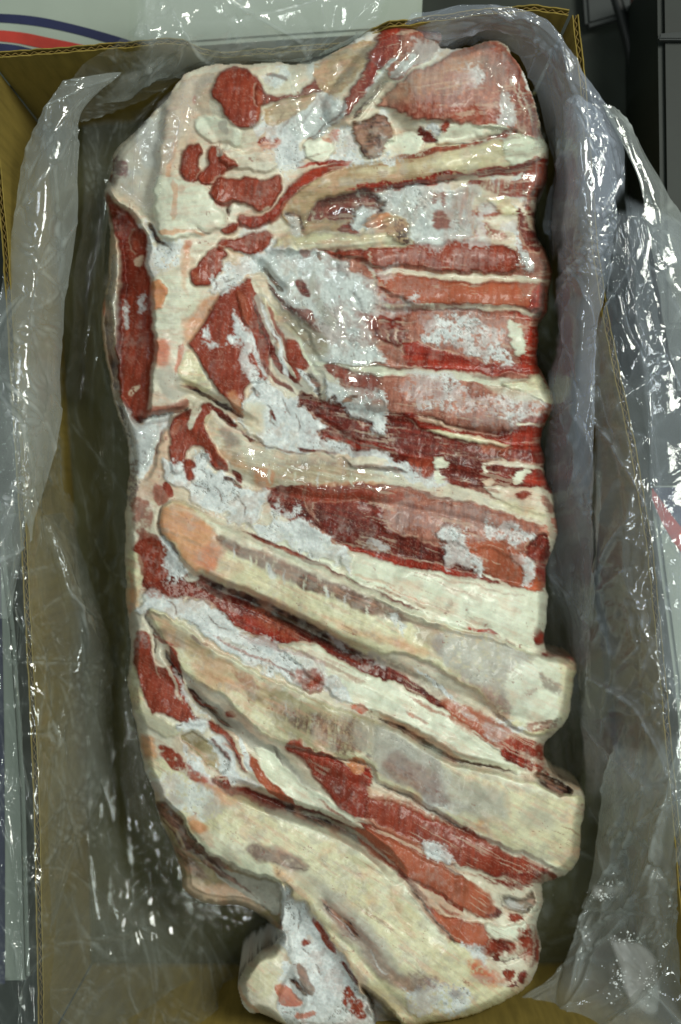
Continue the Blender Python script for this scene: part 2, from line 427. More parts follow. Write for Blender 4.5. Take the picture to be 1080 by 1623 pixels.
S('frost', [(578,158),(598,125),(615,96),(632,85)], [6,7,4,3], h=2)  # shine along the flap, painted in the frost colour
S('grey', [(560,178),(590,150),(615,125)], [4,5,3])
S('dark', [(556,190),(580,163),(600,140),(608,128)], 2.2, h=-4, hw=7)
S('frost', [(632,110),(648,95),(655,85)], [8,10,5], brk=('fine',0.35,0.2))
P('frost', [(405,192),(440,170),(470,165),(512,146),(532,150),(545,172),(525,205),(492,216),(482,240),(500,256),(480,266),(448,280),(444,240),(412,226)], brk=('along',0.12,0.2))
P('tan', [(420,172),(450,160),(500,148),(500,160),(470,180),(440,196),(425,195)], brk=('along',0.3,0.2))
S('brown', [(440,200),(470,185),(490,165)], 3, op=0.5)
P('pinkfat', [(408,222),(425,205),(445,200),(438,222),(418,228)])
P('rust', [(410,222),(440,220),(445,232),(415,234)], w=2, op=0.6)
S('dlean', [(545,160),(528,190),(500,212),(490,222)], [4,4,3,2], op=0.9)
S('brown', [(488,225),(515,205),(540,190)], 2.5, op=0.6, h=-1.5, hw=6)
P('white', [(488,228),(510,214),(526,222),(524,250),(505,262),(488,250)], h=1.5)
P('rust', [(518,212),(535,210),(535,228),(522,228)], op=0.7, brk=('fine',0.4,0.2))
S('red', [(470,268),(510,258),(552,257)], [2,3,2])
# --- between first and second rib
P('frost', [(596,306),(640,300),(700,292),(742,300),(745,345),(742,378),(700,388),(655,392),(640,350),(612,330)], part='frost_patch', h=0.5, brk=('blot',0.02,0.2))
P('pink', [(690,305),(745,300),(742,340),(715,360),(700,330)], op=0.5, brk=('cross',0.45,0.2))
P('lean', [(686,340),(705,338),(712,358),(690,360)], w=2, op=0.6, f=3)
P('dlean', [(486,346),(500,325),(540,311),(580,304),(602,313),(607,330),(590,346),(560,350),(520,352),(495,356)], part='lean_strip', h=-3, hs=6, brk=('fine',0.15,0.2))
S('lean', [(505,340),(550,320),(595,318)], 6, op=0.7)
P('tan', [(485,356),(540,350),(556,350),(545,365),(500,372),(480,370)])
P('red', [(535,362),(556,352),(568,362),(562,370),(545,370)], w=2)
P('frost', [(556,352),(560,335),(578,327),(598,328),(600,345),(585,360),(568,362)], h=2, hs=5)
P('frost', [(455,345),(470,342),(478,370),(462,375)], w=2)
S('dark', [(452,345),(470,335),(478,350),(480,372)], 2, op=0.7, h=-2, hw=6)
P('cream', [(432,392),(450,375),(500,372),(560,370),(640,372),(652,388),(600,392),(500,395),(450,398)], part='rib', h=2, hs=5, w=3)
P('orange', [(578,355),(590,340),(615,335),(622,342),(610,352),(590,362)], w=2, h=1.5)
P('tan', [(605,348),(625,342),(645,350),(650,375),(640,386),(620,378),(605,365)], part='bone_end', w=2, h=1.5)
P('brown', [(618,352),(640,348),(650,368),(648,388),(630,382),(620,370)], brk=('spk',0.45,0.12))
S('rust', [(582,358),(600,356)], 4, op=0.8)
S('dark', [(598,360),(610,362)], 3, op=0.7)
P('fat', [(745,300),(790,292),(815,290),(805,330),(820,345),(815,370),(810,400),(760,385),(748,345)], op=0.9)
P('cream', [(772,312),(800,312),(822,335),(808,340),(782,332)], h=1)
P('lean', [(790,292),(820,284),(850,290),(853,315),(835,318),(812,312),(792,308)], brk=('fine',0.3,0.2))
S('lean', [(742,290),(765,288)], 4)
P('lean', [(752,330),(775,326),(790,335),(770,345),(752,342)], op=0.6, f=5, brk=('along',0.35,0.2))
P('lean', [(750,352),(780,355),(800,375),(770,372)], op=0.6, f=5, brk=('fine',0.35,0.2))
P('dlean', [(818,340),(828,325),(842,340),(850,360),(855,392),(838,388),(824,372)], w=3)
S('fat', [(828,320),(842,345),(848,360)], 2.5)
S('fat', [(810,330),(830,350),(845,368)], 2, op=0.8)
P('frost', [(805,350),(820,360),(822,388),(812,392),(800,370)], brk=('fine',0.2,0.2))
# --- upper lean bands on the right
P('lean', [(513,398),(560,393),(600,392),(660,388),(700,384),(745,381),(790,386),(810,395),(818,415),(812,430),(770,433),(730,432),(690,428),(640,424),(600,422),(575,412),(540,404)], part='lean_strip', h=3, hs=7, w=3)
P('pink', [(590,400),(650,400),(680,425),(620,425)], op=0.6, f=8, brk=('cross',0.4,0.2))
P('pink', [(720,405),(740,400),(760,425),(730,430)], op=0.55, f=8, brk=('cross',0.4,0.2))
P('frost', [(812,398),(822,392),(838,405),(842,422),(830,428),(815,412)], h=1, brk=('fine',0.15,0.2))
P('pink', [(838,395),(862,400),(874,430),(860,436),(842,425)], brk=('fine',0.15,0.2))
S('fat', [(588,430),(640,432),(690,437),(740,441),(800,440),(872,444)], [3,4,5,5,5,6], h=1, hw=8)
S('fat', [(585,400),(590,430),(595,450)], 3)
P('salmon', [(595,436),(650,437),(690,442),(760,448),(830,446),(868,450),(866,475),(850,490),(820,487),(760,484),(700,484),(660,486),(640,470),(600,455)], part='lean_strip', h=2.5, hs=6, w=3)
P('red', [(850,455),(868,450),(870,490),(858,500),(835,485)], f=4, w=3)
P('lean', [(560,444),(575,437),(592,447),(588,456),(570,454)], w=2)
P('frost', [(600,460),(640,468),(660,475),(640,482),(600,478)], op=0.8)
S('red', [(600,470),(630,476)], 2, op=0.7)
S('white', [(590,480),(660,487),(720,487)], [4,6,4])
S('fat', [(720,486),(780,487),(820,490),(855,500)], [3,4,4,3], h=1, hw=6)
S('red', [(800,500),(830,500),(852,510)], [5,6,4], brk=('fine',0.3,0.2))
P('dlean', [(583,492),(600,490),(620,497),(645,510),(645,545),(628,550),(605,545),(592,520)], w=4, h=1)
S('pinkfat', [(610,520),(622,545)], 1.6, op=0.8); S('pinkfat', [(626,515),(634,545)], 1.6, op=0.8); S('pinkfat', [(600,505),(606,535)], 1.6, op=0.8)
P('red', [(648,540),(690,555),(740,568),(790,575),(850,585),(855,590),(780,590),(700,588),(650,578),(642,560)], h=0.5)
P('red', [(832,520),(853,518),(856,560),(854,588),(820,588),(825,560)], w=3)
P('pink', [(640,495),(720,492),(800,495),(835,515),(820,560),(780,565),(700,550),(650,535)], part='lean_strip')
P('frost', [(662,520),(700,510),(730,500),(770,515),(800,520),(800,545),(770,565),(740,560),(700,545),(670,545)], brk=('fine',0.33,0.15), h=0.5)
P('white', [(805,508),(822,512),(830,530),(832,560),(820,565),(812,535)], w=4, h=1)
P('frost', [(770,555),(800,560),(815,580),(790,582)], brk=('fine',0.4,0.15))
# --- film-white frost in the middle
P('frost', [(402,398),(436,394),(470,391),(515,400),(552,412),(557,432),(592,446),(594,476),(586,492),(592,530),(602,560),(612,582),(560,580),(530,576),(500,560),(490,530),(470,510),(440,470),(420,436)], part='frost_patch', h=2, hs=8, w=3)
P('dlean', [(470,445),(480,442),(492,462),(488,470),(478,465)], w=2)
P('lean', [(476,395),(492,396),(490,408),(480,408)], w=2, op=0.7)
S('dark', [(503,400),(504,412)], 2, op=0.7)
P('lean', [(515,400),(545,398),(565,405),(580,425),(560,415),(530,410)], op=0.8)
S('grey', [(495,430),(500,470),(515,500),(530,520)], [5,6,8,10], op=0.7, f=4)
S('dark', [(408,412),(430,440),(452,460)], 2.5, op=0.8, h=-4, hw=9)
S('dark', [(560,465),(572,480),(575,490)], 1.8, op=0.6)
P('lean', [(468,490),(482,490),(495,492),(500,515),(490,518),(480,505)], w=4, op=0.9)
S('dlean', [(420,445),(440,465),(460,490),(490,515),(515,530)], [4,4,5,5,3], brk=('fine',0.3,0.2))
P('olive', [(430,490),(455,495),(490,520),(520,535),(520,560),(500,565),(470,540),(445,520)], op=0.5, f=6, brk=('along',0.3,0.2))
# --- centre column
P('fat', [(225,345),(245,380),(300,388),(345,384),(318,420),(306,445),(332,456),(352,468),(336,500),(312,540),(296,550),(330,600),(390,652),(370,662),(330,642),(285,622),(270,602),(245,642),(230,662),(240,600),(243,520),(236,450),(228,400)], part='fat_sheet', w=3)
P('frost', [(225,345),(250,385),(290,390),(285,420),(255,430),(240,440),(232,400)], brk=('fine',0.28,0.2))
S('dark', [(233,350),(240,368),(252,382),(265,392)], [2,2.5,2,1.2], h=-4, hw=8)
P('white', [(250,440),(300,440),(320,470),(300,500),(280,520),(250,520),(245,490)], op=0.7)
P('orange', [(240,450),(250,445),(264,450),(262,480),(250,490),(240,480)], h=1.5, w=3)
P('rust', [(240,540),(255,536),(270,545),(268,575),(258,582),(246,570)], f=5, w=3, op=0.85)
P('orange', [(345,470),(350,490),(325,520),(308,545),(290,545),(292,520),(315,490)], f=6, op=0.75)
S('rust', [(290,545),(283,570),(276,592)], [6,4,3], op=0.8)
P('pinkfat', [(285,400),(300,395),(308,420),(300,440),(286,425)], op=0.7)
S('rust', [(296,390),(296,405)], 5, op=0.5, f=4)
P('cream', [(280,592),(299,552),(312,566),(326,592),(340,618),(322,622),(296,612)], h=1)
P('grey', [(252,585),(270,580),(285,610),(300,625),(280,632),(262,628),(250,610)], op=0.8, f=4)
# red side of the lower layer
P('lean', [(165,308),(182,320),(200,334),(215,350),(226,365),(233,382),(234,400),(231,420),(238,442),(241,470),(244,500),(241,520),(246,560),(241,592),(236,622),(232,650),(226,668),(214,668),(205,656),(194,636),(186,610),(179,585),(183,550),(188,520),(190,480),(193,430),(187,390),(178,350)], part='lower_lean_layer', w=2, h=-22, hs=16)
P('dlean', [(168,312),(185,330),(200,360),(205,420),(200,480),(195,540),(192,600),(182,590),(184,540),(190,470),(190,420),(180,360)], op=0.7, f=6)
P('frost', [(222,470),(232,466),(234,490),(222,492)], w=2); P('frost', [(198,480),(204,482),(206,512),(198,520)], w=2)
P('pinkfat', [(212,418),(228,404),(224,425)], w=2); P('pinkfat', [(206,620),(216,610),(222,612),(210,630)], w=3, brk=('fine',0.4,0.1))
P('lean', [(209,372),(220,362),(230,372),(228,390),(215,400),(208,390)], w=1, h=1)
P('pinkfat', [(160,480),(172,470),(178,540),(184,590),(192,640),(202,690),(190,660),(176,610),(164,550)], w=2, h=-55, hs=10, op=0.9)
# big lean in the middle left
P('lean', [(345,476),(355,458),(380,448),(397,440),(411,455),(417,475),(423,500),(431,520),(430,560),(422,602),(400,604),(388,614),(389,640),(387,657),(365,641),(345,616),(328,592),(312,562),(296,545),(312,530),(330,505)], part='lean_panel', h=2.5, hs=5, w=2)
P('salmon', [(372,466),(378,462),(392,480),(396,515),(385,500)], f=3, op=0.6, h=1.5)  # shiny ridge, its sheen painted as paler lean
S('orange', [(362,622),(380,640),(392,655)], [8,8,5], op=0.6, f=5)
P('frost', [(362,494),(372,498),(385,515),(396,535),(400,560),(412,590),(430,615),(428,640),(408,628),(392,600),(384,570),(380,545),(370,520)], w=3, h=0.5)
P('frost', [(320,542),(340,545),(352,552),(338,553)], w=2); P('frost', [(325,526),(335,525),(336,538),(326,538)], w=2); P('frost', [(362,536),(374,532),(376,545),(364,548)], w=2)
S('fat', [(400,440),(412,462),(424,470)], [4,6,3])
S('lean', [(408,545),(416,575)], 4)
# strands right of it
P('grey', [(405,470),(425,470),(445,500),(475,540),(500,575),(512,600),(500,615),(470,615),(440,590),(425,540)], op=0.8)
S('dlean', [(413,500),(425,540),(442,580),(470,606),(482,612)], [5,5,5,5,3])
S('dlean', [(432,515),(440,550),(455,575),(478,605)], [4,4,4,3])
P('lean', [(452,538),(470,544),(486,565),(491,577),(482,592),(474,606),(462,590),(457,565)], part='lean_lump', w=2, h=1)
S('fat', [(436,540),(452,575),(470,600)], 3, h=1.5, hw=6)
S('frost', [(474,585),(490,600),(505,625)], [3,4,3], h=1.5, hw=6)
S('frost', [(442,548),(452,580),(458,602)], [3,4,2])
S('dark', [(487,590),(500,612),(508,630)], 1.8, op=0.8, h=-2, hw=5)
S('cream', [(415,470),(445,510),(480,535)], [3,4,4], op=0.8)
# crease under the fold
S('dark', [(283,608),(310,618),(345,638),(378,655),(402,668)], [1.5,2.5,2.5,2.5,1.5], h=-5, hw=9)
P('rust', [(230,650),(265,641),(294,632),(300,640),(292,650),(255,658),(224,668)], w=2, op=0.55)
P('lean', [(230,650),(265,643),(296,634),(296,645),(255,658),(222,668)], w=2, op=0.7)
S('dark', [(215,670),(255,661),(290,654),(300,644)], 1.8, h=-5, hw=9)
P('frost', [(178,600),(194,640),(214,672),(250,666),(274,661),(262,682),(250,706),(242,740),(226,762),(204,740),(199,700),(190,660)], part='membrane', w=3, h=-3, hs=8)
P('pinkfat', [(248,705),(268,680),(275,720),(265,760),(245,790),(225,800),(215,780),(235,745)], w=4)
S('dlean', [(258,680),(250,705),(244,730)], 2, op=0.8)
P('purple', [(203,740),(218,735),(222,780),(205,800)], brk=('spk',0.45,0.15))
# lean under the fold, frost field and second long rib
P('lean', [(269,682),(275,666),(290,655),(300,650),(312,650),(320,645),(330,640),(338,645),(333,660),(325,673),(330,690),(340,705),(350,720),(363,736),(363,746),(350,746),(335,736),(325,720),(318,708),(302,708),(294,722),(288,746),(276,748),(270,722)], part='lean_lump', h=2, hs=5, w=2)
P('fat', [(297,668),(309,645),(319,648),(311,666),(302,682)], w=2)
S('salmon', [(272,690),(284,670)], 5, op=0.6)
P('frost', [(264,716),(290,738),(303,718),(325,724),(346,747),(370,756),(386,771),(430,776),(426,800),(402,836),(360,822),(330,811),(300,791),(280,771),(264,750)], part='frost_patch', h=1.5, w=4)
P('lean', [(288,730),(302,728),(310,738),(302,745),(310,758),(298,762),(290,745)], w=3)
S('lean', [(260,762),(268,775),(272,790)], [6,6,4])
S('dark', [(356,755),(372,765),(385,775)], 2.5, op=0.8)
P('dlean', [(370,745),(378,745),(385,760),(382,768),(374,760)], w=2)
P('frost', [(385,652),(398,626),(411,602),(426,596),(446,622),(470,626),(476,642),(500,660),(523,680),(508,690),(520,702),(600,716),(645,748),(560,736),(500,722),(430,711),(395,691),(374,668)], part='frost_patch', h=1.5, w=4)
P('cream', [(386,650),(400,640),(420,650),(418,680),(400,690),(388,675)], op=0.6, f=8)
S('dark', [(398,612),(412,630)], 2, op=0.6); S('dlean', [(428,650),(438,665)], 3)
P('dlean', [(330,642),(345,645),(365,660),(375,675),(370,680),(352,668),(340,655)], w=2)
P('dlean', [(378,690),(385,685),(400,695),(402,702),(388,700)], w=2)
S('dlean', [(472,710),(500,718)], 3)
P('fat', [(336,655),(350,660),(385,690),(420,711),(500,723),(590,723),(650,748),(720,768),(800,795),(866,815),(866,832),(800,815),(700,786),(600,766),(500,768),(430,772),(392,758),(365,736),(342,702),(326,678)], part='rib', w=3)
P('cream', [(326,676),(336,660),(345,680),(350,700),(340,700)], op=0.8)
P('tan', [(350,700),(400,725),(480,735),(560,740),(600,755),(540,765),(440,770),(395,755),(370,735)], op=0.75, f=5, brk=('along',0.25,0.2))
P('brown', [(345,682),(360,680),(380,700),(372,708),(355,702)], op=0.7, f=5)
P('orange', [(405,745),(420,738),(438,748),(436,765),(418,770),(405,760)], f=4, op=0.8)
S('orange', [(340,708),(380,740),(420,745)], [4,5,4], op=0.5, f=4)
S('purple', [(440,735),(480,732),(520,735),(590,738)], [5,6,6,5], op=0.6, f=4, brk=('cross',0.4,0.2))
S('orange', [(470,770),(540,766),(620,765)], 2.5, op=0.7)
# --- third band group on the right
P('white', [(500,574),(560,577),(620,584),(670,585),(760,590),(810,602),(850,594),(850,605),(800,612),(750,604),(660,596),(600,596),(560,586),(512,582)], part='fat_band', h=1.5, hs=5, w=2)
S('dlean', [(740,592),(780,598),(830,592)], [2,3,2], op=0.6)
P('lean', [(511,580),(530,577),(562,588),(592,596),(602,602),(596,616),(580,619),(552,609),(530,596)], w=2)
P('pink', [(600,597),(660,596),(760,606),(830,626),(872,641),(877,655),(850,674),(800,680),(765,687),(700,672),(640,652),(610,646)], part='rib', w=4, h=1)
P('frost', [(650,600),(720,602),(760,625),(750,660),(700,660),(650,640)], brk=('fine',0.42,0.15))
P('frost', [(760,615),(830,628),(870,645),(850,665),(780,660)], op=0.8, brk=('fine',0.45,0.15))
P('cream', [(795,611),(820,604),(848,592),(862,597),(865,618),(879,635),(872,641),(835,625)], part='fat_tip', h=2, hs=5, w=2)
P('red', [(825,665),(850,658),(873,655),(866,670),(850,672)], w=2)
S('white', [(820,672),(845,676),(858,682)], [3,4,3])
P('frost', [(505,602),(540,612),(575,622),(602,616),(613,640),(611,670),(601,686),(590,682),(580,671),(550,656),(530,641),(515,622)], part='frost_patch', h=2.5, hs=6, w=3)
S('brown', [(540,638),(555,634),(572,628)], [4,4,2])
P('purple', [(578,642),(600,632),(615,640),(612,655),(590,655)], op=0.7, w=3)
P('dlean', [(474,624),(510,630),(540,651),(580,681),(600,690),(640,690),(612,660),(640,655),(700,676),(740,688),(660,680),(760,700),(862,708),(862,732),(780,728),(700,714),(640,718),(600,710),(530,698),(509,691),(522,680),(500,656),(480,641)], part='lean_strip', w=3)
S('red', [(515,692),(560,700),(620,712),(680,722)], [4,6,5,3], op=0.7, f=3)
P('red', [(640,652),(700,676),(760,690),(800,690),(830,674),(862,682),(858,706),(800,708),(740,700),(680,686)], part='lean_strip', w=3, h=1.5)
S('pink', [(735,680),(780,690)], 5, op=0.6, f=4)
S('cream', [(672,684),(720,691),(770,701),(812,708)], [3,4,5,2.5], h=1.5, hw=6)
P('red', [(805,708),(860,706),(864,735),(800,730)], w=2, h=1)
P('salmon', [(760,706),(810,709),(806,724),(784,724)], w=3, op=0.8)
P('frost', [(598,742),(640,735),(700,745),(705,768),(660,768),(620,755)], brk=('fine',0.2,0.2))
P('lean', [(648,725),(692,722),(692,746),(676,755),(655,742)], part='lean_strip', brk=('fine',0.25,0.15))
P('white', [(690,728),(700,723),(714,734),(704,743),(692,742)], h=1.5, w=2)
S('white', [(695,745),(702,765)], 6)
P('dlean', [(702,742),(722,734),(764,736),(768,772),(722,768),(706,756)], part='lean_strip', w=3, brk=('fine',0.15,0.15))
P('dlean', [(775,740),(832,738),(815,760),(778,764)], w=3)
S('fat', [(760,734),(800,737),(850,738),(866,750),(866,765)], [2.5,2.5,3,3,2], h=1, hw=5)
S('fat', [(767,738),(772,752)], 4); P('pinkfat', [(766,760),(786,760),(780,770),(768,768)], w=2)
P('white', [(818,750),(840,742),(842,760),(828,764),(812,764)], w=3)
P('red', [(838,750),(855,744),(865,755),(864,770),(842,770),(830,766)], w=2)
P('fat', [(768,772),(830,772),(866,775),(880,800),(884,820),(860,815),(800,795)], part='fat_band', w=3, h=1)
P('lean', [(816,785),(830,778),(846,780),(840,788),(822,790)], w=2)
S('lean', [(770,776),(795,780)], 3, op=0.6); P('lean', [(858,785),(872,790),(878,812),(866,808)], w=2, op=0.8)
P('cream', [(780,795),(830,795),(860,808),(862,826),(820,812)], op=0.6, f=4)
# --- fourth band: lean behind the caption
P('lean', [(478,768),(530,767),(600,770),(605,785),(560,800),(500,800),(470,790)], brk=('cross',0.2,0.2))
P('dlean', [(428,778),(470,772),(480,800),(500,825),(520,845),(470,822),(432,806)], w=4)
P('frost', [(440,800),(470,810),(480,822),(440,820)], brk=('fine',0.4,0.2))
P('pink', [(600,775),(700,792),(790,808),(850,832),(860,860),(820,880),(700,860),(640,855),(600,830)], part='lean_panel', w=5, h=1)
P('dlean', [(500,800),(560,795),(600,800),(620,840),(680,865),(720,880),(760,905),(795,922),(760,920),(700,906),(650,896),(600,886),(560,872),(520,846)], part='lean_strip', w=4)
P('red', [(540,862),(560,866),(620,882),(700,898),(780,918),(790,926),(760,926),(700,912),(640,900),(580,886)], w=2, f=2)
P('salmon', [(740,855),(800,860),(840,890),(860,935),(840,938),(800,922),(770,905),(745,880)], w=3)
P('rust', [(838,920),(862,930),(850,940),(840,938)], op=0.7)
P('frost', [(700,846),(718,830),(728,845),(738,862),(755,875),(765,892),(763,912),(754,912),(744,892),(725,892),(712,900),(703,880)], w=4, h=1.5, hs=4, fine=4)
P('frost', [(765,822),(800,830),(850,848),(840,862),(800,855),(775,845)], brk=('fine',0.3,0.15))
P('frost', [(815,868),(830,880),(848,898),(845,930),(836,925),(832,900),(818,885)], w=4, h=1)
P('frost', [(585,858),(600,862),(612,872),(608,880),(590,876)], op=0.7)
P('dlean', [(838,868),(850,852),(870,848),(876,868),(868,890),(856,896),(842,886)], h=-3, hs=6, w=3)
P('red', [(850,898),(868,895),(868,930),(855,915)], w=2)
S('fat', [(862,818),(878,840),(880,862),(872,885)], [3,4,4,3])
# --- white fat band and the thin red line
P('white', [(540,884),(560,874),(620,892),(700,908),(780,922),(862,942),(870,955),(868,1000),(866,1024),(850,1032),(810,1026),(780,1010),(740,996),(690,990),(640,970),(590,945),(550,912)], part='fat_band', w=2, h=2, hs=8)
P('frost', [(400,836),(450,826),(500,842),(545,866),(562,902),(540,898),(480,872),(420,852)], h=1)
S('grey', [(490,872),(530,885),(560,895)], 6, op=0.5, f=4)
S('dlean', [(372,838),(400,848),(440,866),(500,892),(560,925),(620,950),(682,976)], [2,4,4,4,3,3,1.5], w=2, h=-2, hw=7)
S('salmon', [(400,850),(470,880),(540,914)], 1.6, w=2, op=0.7)
P('dlean', [(715,950),(718,956),(712,970),(707,976),(706,966)], w=1); S('lean', [(632,928),(640,940)], 3, op=0.7); S('lean', [(655,950),(675,966)], 2.5, op=0.7)
S('red', [(740,990),(770,1000),(795,1012)], [3,4,3], brk=('fine',0.35,0.15))
P('red', [(846,994),(860,1000),(868,1012),(866,1022),(852,1018)], w=2)
S('dark', [(745,950),(738,985)], 1, op=0.5); S('dark', [(800,1012),(815,1022)], 1.5, op=0.5)
P('red', [(855,1036),(875,1033),(905,1040),(912,1055),(885,1048)], w=2, h=-2)
# --- long rib across the middle
RIB9 = [(252,828),(262,800),(280,795),(300,800),(340,826),(380,846),(430,870),(480,891),(540,916),(600,946),(660,973),(720,996),(770,1006),(830,1030),(862,1040),(885,1046),(913,1056),(905,1115),(896,1147),(862,1167),(830,1162),(800,1142),(760,1102),(720,1076),(680,1052),(640,1037),(580,1036),(540,1012),(480,986),(430,957),(380,941),(340,922),(310,906),(288,885),(262,855)]
P('cream', RIB9, part='rib', w=2, h=3.5, hs=7)
P('orange', [(252,828),(265,802),(290,800),(320,820),(345,850),(352,880),(345,905),(320,905),(290,882),(265,855)], f=6, op=0.85)
P('rust', [(310,890),(330,862),(350,868),(348,895),(335,912)], f=8, op=0.6)
P('fat', [(330,825),(380,848),(440,876),(540,918),(660,975),(700,995),(640,985),(540,940),(430,895),(360,868)], op=0.8, f=4)
S('purple', [(342,852),(380,872),(420,888),(460,905),(500,925),(560,950),(610,968),(660,990)], [8,12,13,13,12,11,11,10], op=0.9, f=4, brk=('cross',0.12,0.2))
S('brown', [(530,938),(560,950),(600,964)], [11,13,11], op=0.85, f=4)
S('brown', [(470,914),(495,926),(515,936)], [10,11,8], op=0.8, f=4)
S('brown', [(342,852),(375,868),(395,878)], [9,9,6], op=0.8, f=4)
S('frost', [(425,890),(435,915)], 4, op=0.7); S('frost', [(518,930),(522,950)], 3, op=0.7); S('frost', [(620,970),(640,1000)], [8,6], op=0.8, brk=('cross',0.3,0.2))
S('orange', [(510,975),(560,1000),(600,1010),(650,1028),(700,1045)], [4,6,6,6,4], op=0.5, f=5)
P('grey', [(700,1000),(770,1006),(830,1030),(862,1042),(860,1090),(830,1140),(800,1130),(760,1095),(720,1060),(690,1035)], f=6, op=0.95, brk=('fine',0.1,0.3))
P('purple', [(665,985),(700,1000),(700,1040),(670,1020),(655,1000)], op=0.6, f=5)
P('pink', [(720,1065),(770,1090),(800,1110),(815,1140),(800,1150),(770,1110)], op=0.65, f=6, brk=('fine',0.35,0.2))
P('white', [(800,1085),(840,1045),(870,1042),(905,1058),(900,1100),(896,1146),(860,1160),(830,1150),(810,1120)], f=5)
P('purple', [(855,1065),(880,1080),(902,1085),(895,1105),(875,1095),(860,1085)], op=0.7, f=4, brk=('fine',0.35,0.2))
P('cream', [(885,1048),(914,1056),(905,1115),(896,1145),(886,1130),(892,1080)], op=0.7, f=4, w=2)
P('lean', [(835,1150),(865,1142),(885,1148),(870,1160),(840,1165)], op=0.7, brk=('fine',0.4,0.15))
S('lean', [(832,1098),(850,1095)], 4, op=0.4, f=3)
# --- lean below it
P('dlean', [(214,862),(235,850),(252,856),(262,882),(282,907),(330,917),(380,945),(430,970),(480,990),(540,1016),(582,1042),(640,1072),(690,1102),(722,1132),(738,1152),(700,1132),(660,1116),(620,1092),(580,1066),(545,1050),(530,1040),(500,1021),(470,1016),(440,1020),(420,1011),(390,1001),(360,986),(345,971),(338,955),(300,946),(260,946),(234,942),(224,920),(222,895)], part='lean_strip', w=3)
P('red', [(350,965),(380,975),(430,995),(470,1010),(440,1020),(400,1005),(365,988)], op=0.7, f=4)
P('lean', [(216,862),(235,852),(250,858),(250,885),(262,890),(240,890),(224,885)], w=2)
P('salmon', [(400,960),(440,980),(470,1000),(460,1012),(430,1000),(400,985)], op=0.6, f=5, brk=('fine',0.4,0.2))
P('salmon', [(700,1110),(760,1130),(790,1150),(800,1165),(770,1180),(740,1165),(722,1150)], f=5, op=0.85, brk=('fine',0.2,0.2))
P('red', [(740,1140),(780,1175),(800,1200),(780,1190),(750,1165)], op=0.6, f=4)
S('dark', [(312,913),(350,933),(400,950),(450,976),(510,1006),(560,1032),(590,1042)], [2,4,5,6,6,4,2], w=2, f=2.5, op=0.8, h=-7, hw=14)  # shadow below the long rib painted into the crease
P('frost', [(250,850),(262,868),(285,890),(300,900),(290,912),(268,906),(258,885)], w=3, h=0.5)
P('grey', [(295,905),(315,915),(312,922),(296,920)], w=2)
P('frost', [(520,1005),(545,1018),(560,1035),(540,1025)], w=2, op=0.8)
P('frost', [(560,1030),(620,1050),(615,1062),(580,1055)], op=0.6, brk=('fine',0.45,0.15))
P('purple', [(590,1042),(640,1050),(700,1085),(720,1110),(680,1095),(640,1075)], op=0.5, f=4, brk=('fine',0.4,0.2))
S('frost', [(650,1050),(700,1090),(738,1130),(760,1148)], [2,3,4,6], brk=('fine',0.3,0.2))
P('frost', [(230,880),(260,890),(300,925),(340,940),(330,955),(290,945),(250,920)], op=0.6, brk=('spk',0.55,0.1))
P('cream', [(204,878),(215,870),(226,890),(228,912),(222,940),(216,970),(206,968),(200,930)], w=2)
P('orange', [(205,930),(220,935),(218,965),(207,968)], op=0.6, f=4)
P('frost', [(226,968),(238,936),(262,945),(300,946),(340,962),(356,982),(382,1001),(430,1016),(470,1021),(480,1035),(520,1070),(540,1100),(500,1095),(440,1075),(400,1055),(350,1028),(320,1005),(280,980)], part='frost_patch', w=4, h=1.5, fine=4)
P('white', [(440,1020),(500,1024),(545,1052),(590,1070),(640,1092),(700,1124),(745,1156),(800,1192),(862,1222),(850,1228),(790,1217),(740,1206),(700,1184),(660,1154),(600,1130),(540,1108),(510,1085),(470,1050)], part='fat_band', w=3, h=1.5)
P('frost', [(500,1060),(540,1080),(560,1110),(530,1108),(505,1090)], w=4)
P('lean', [(482,1072),(500,1068),(512,1078),(500,1090),(488,1088)], w=3); P('brown', [(462,1060),(480,1072),(478,1085),(462,1078)], op=0.6, w=3)
P('rust', [(555,1120),(575,1117),(584,1128),(570,1130)], w=2)
P('orange', [(600,1132),(650,1150),(700,1180),(740,1205),(700,1192),(650,1165)], op=0.6, f=4)
S('dark', [(588,1138),(625,1148),(660,1168),(695,1195),(740,1208),(790,1218),(830,1228)], [1.5,3,3.5,3,2,2,1.5], w=2, h=-5, hw=10)
P('lean', [(795,1178),(820,1170),(850,1180),(866,1195),(862,1208),(835,1190),(810,1190)], w=4, brk=('fine',0.2,0.2))
P('dlean', [(795,1188),(820,1188),(835,1205),(828,1215),(806,1205)], w=4)
P('lean', [(820,1205),(845,1205),(862,1218),(870,1232),(845,1228)], w=3, brk=('fine',0.35,0.2))
P('frost', [(760,1150),(800,1150),(840,1165),(815,1172),(780,1168)], brk=('fine',0.3,0.2))
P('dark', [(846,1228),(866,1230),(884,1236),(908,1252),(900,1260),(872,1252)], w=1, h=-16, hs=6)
S('pinkfat', [(862,1216),(885,1230),(912,1246),(926,1258)], [3,4,4,3])
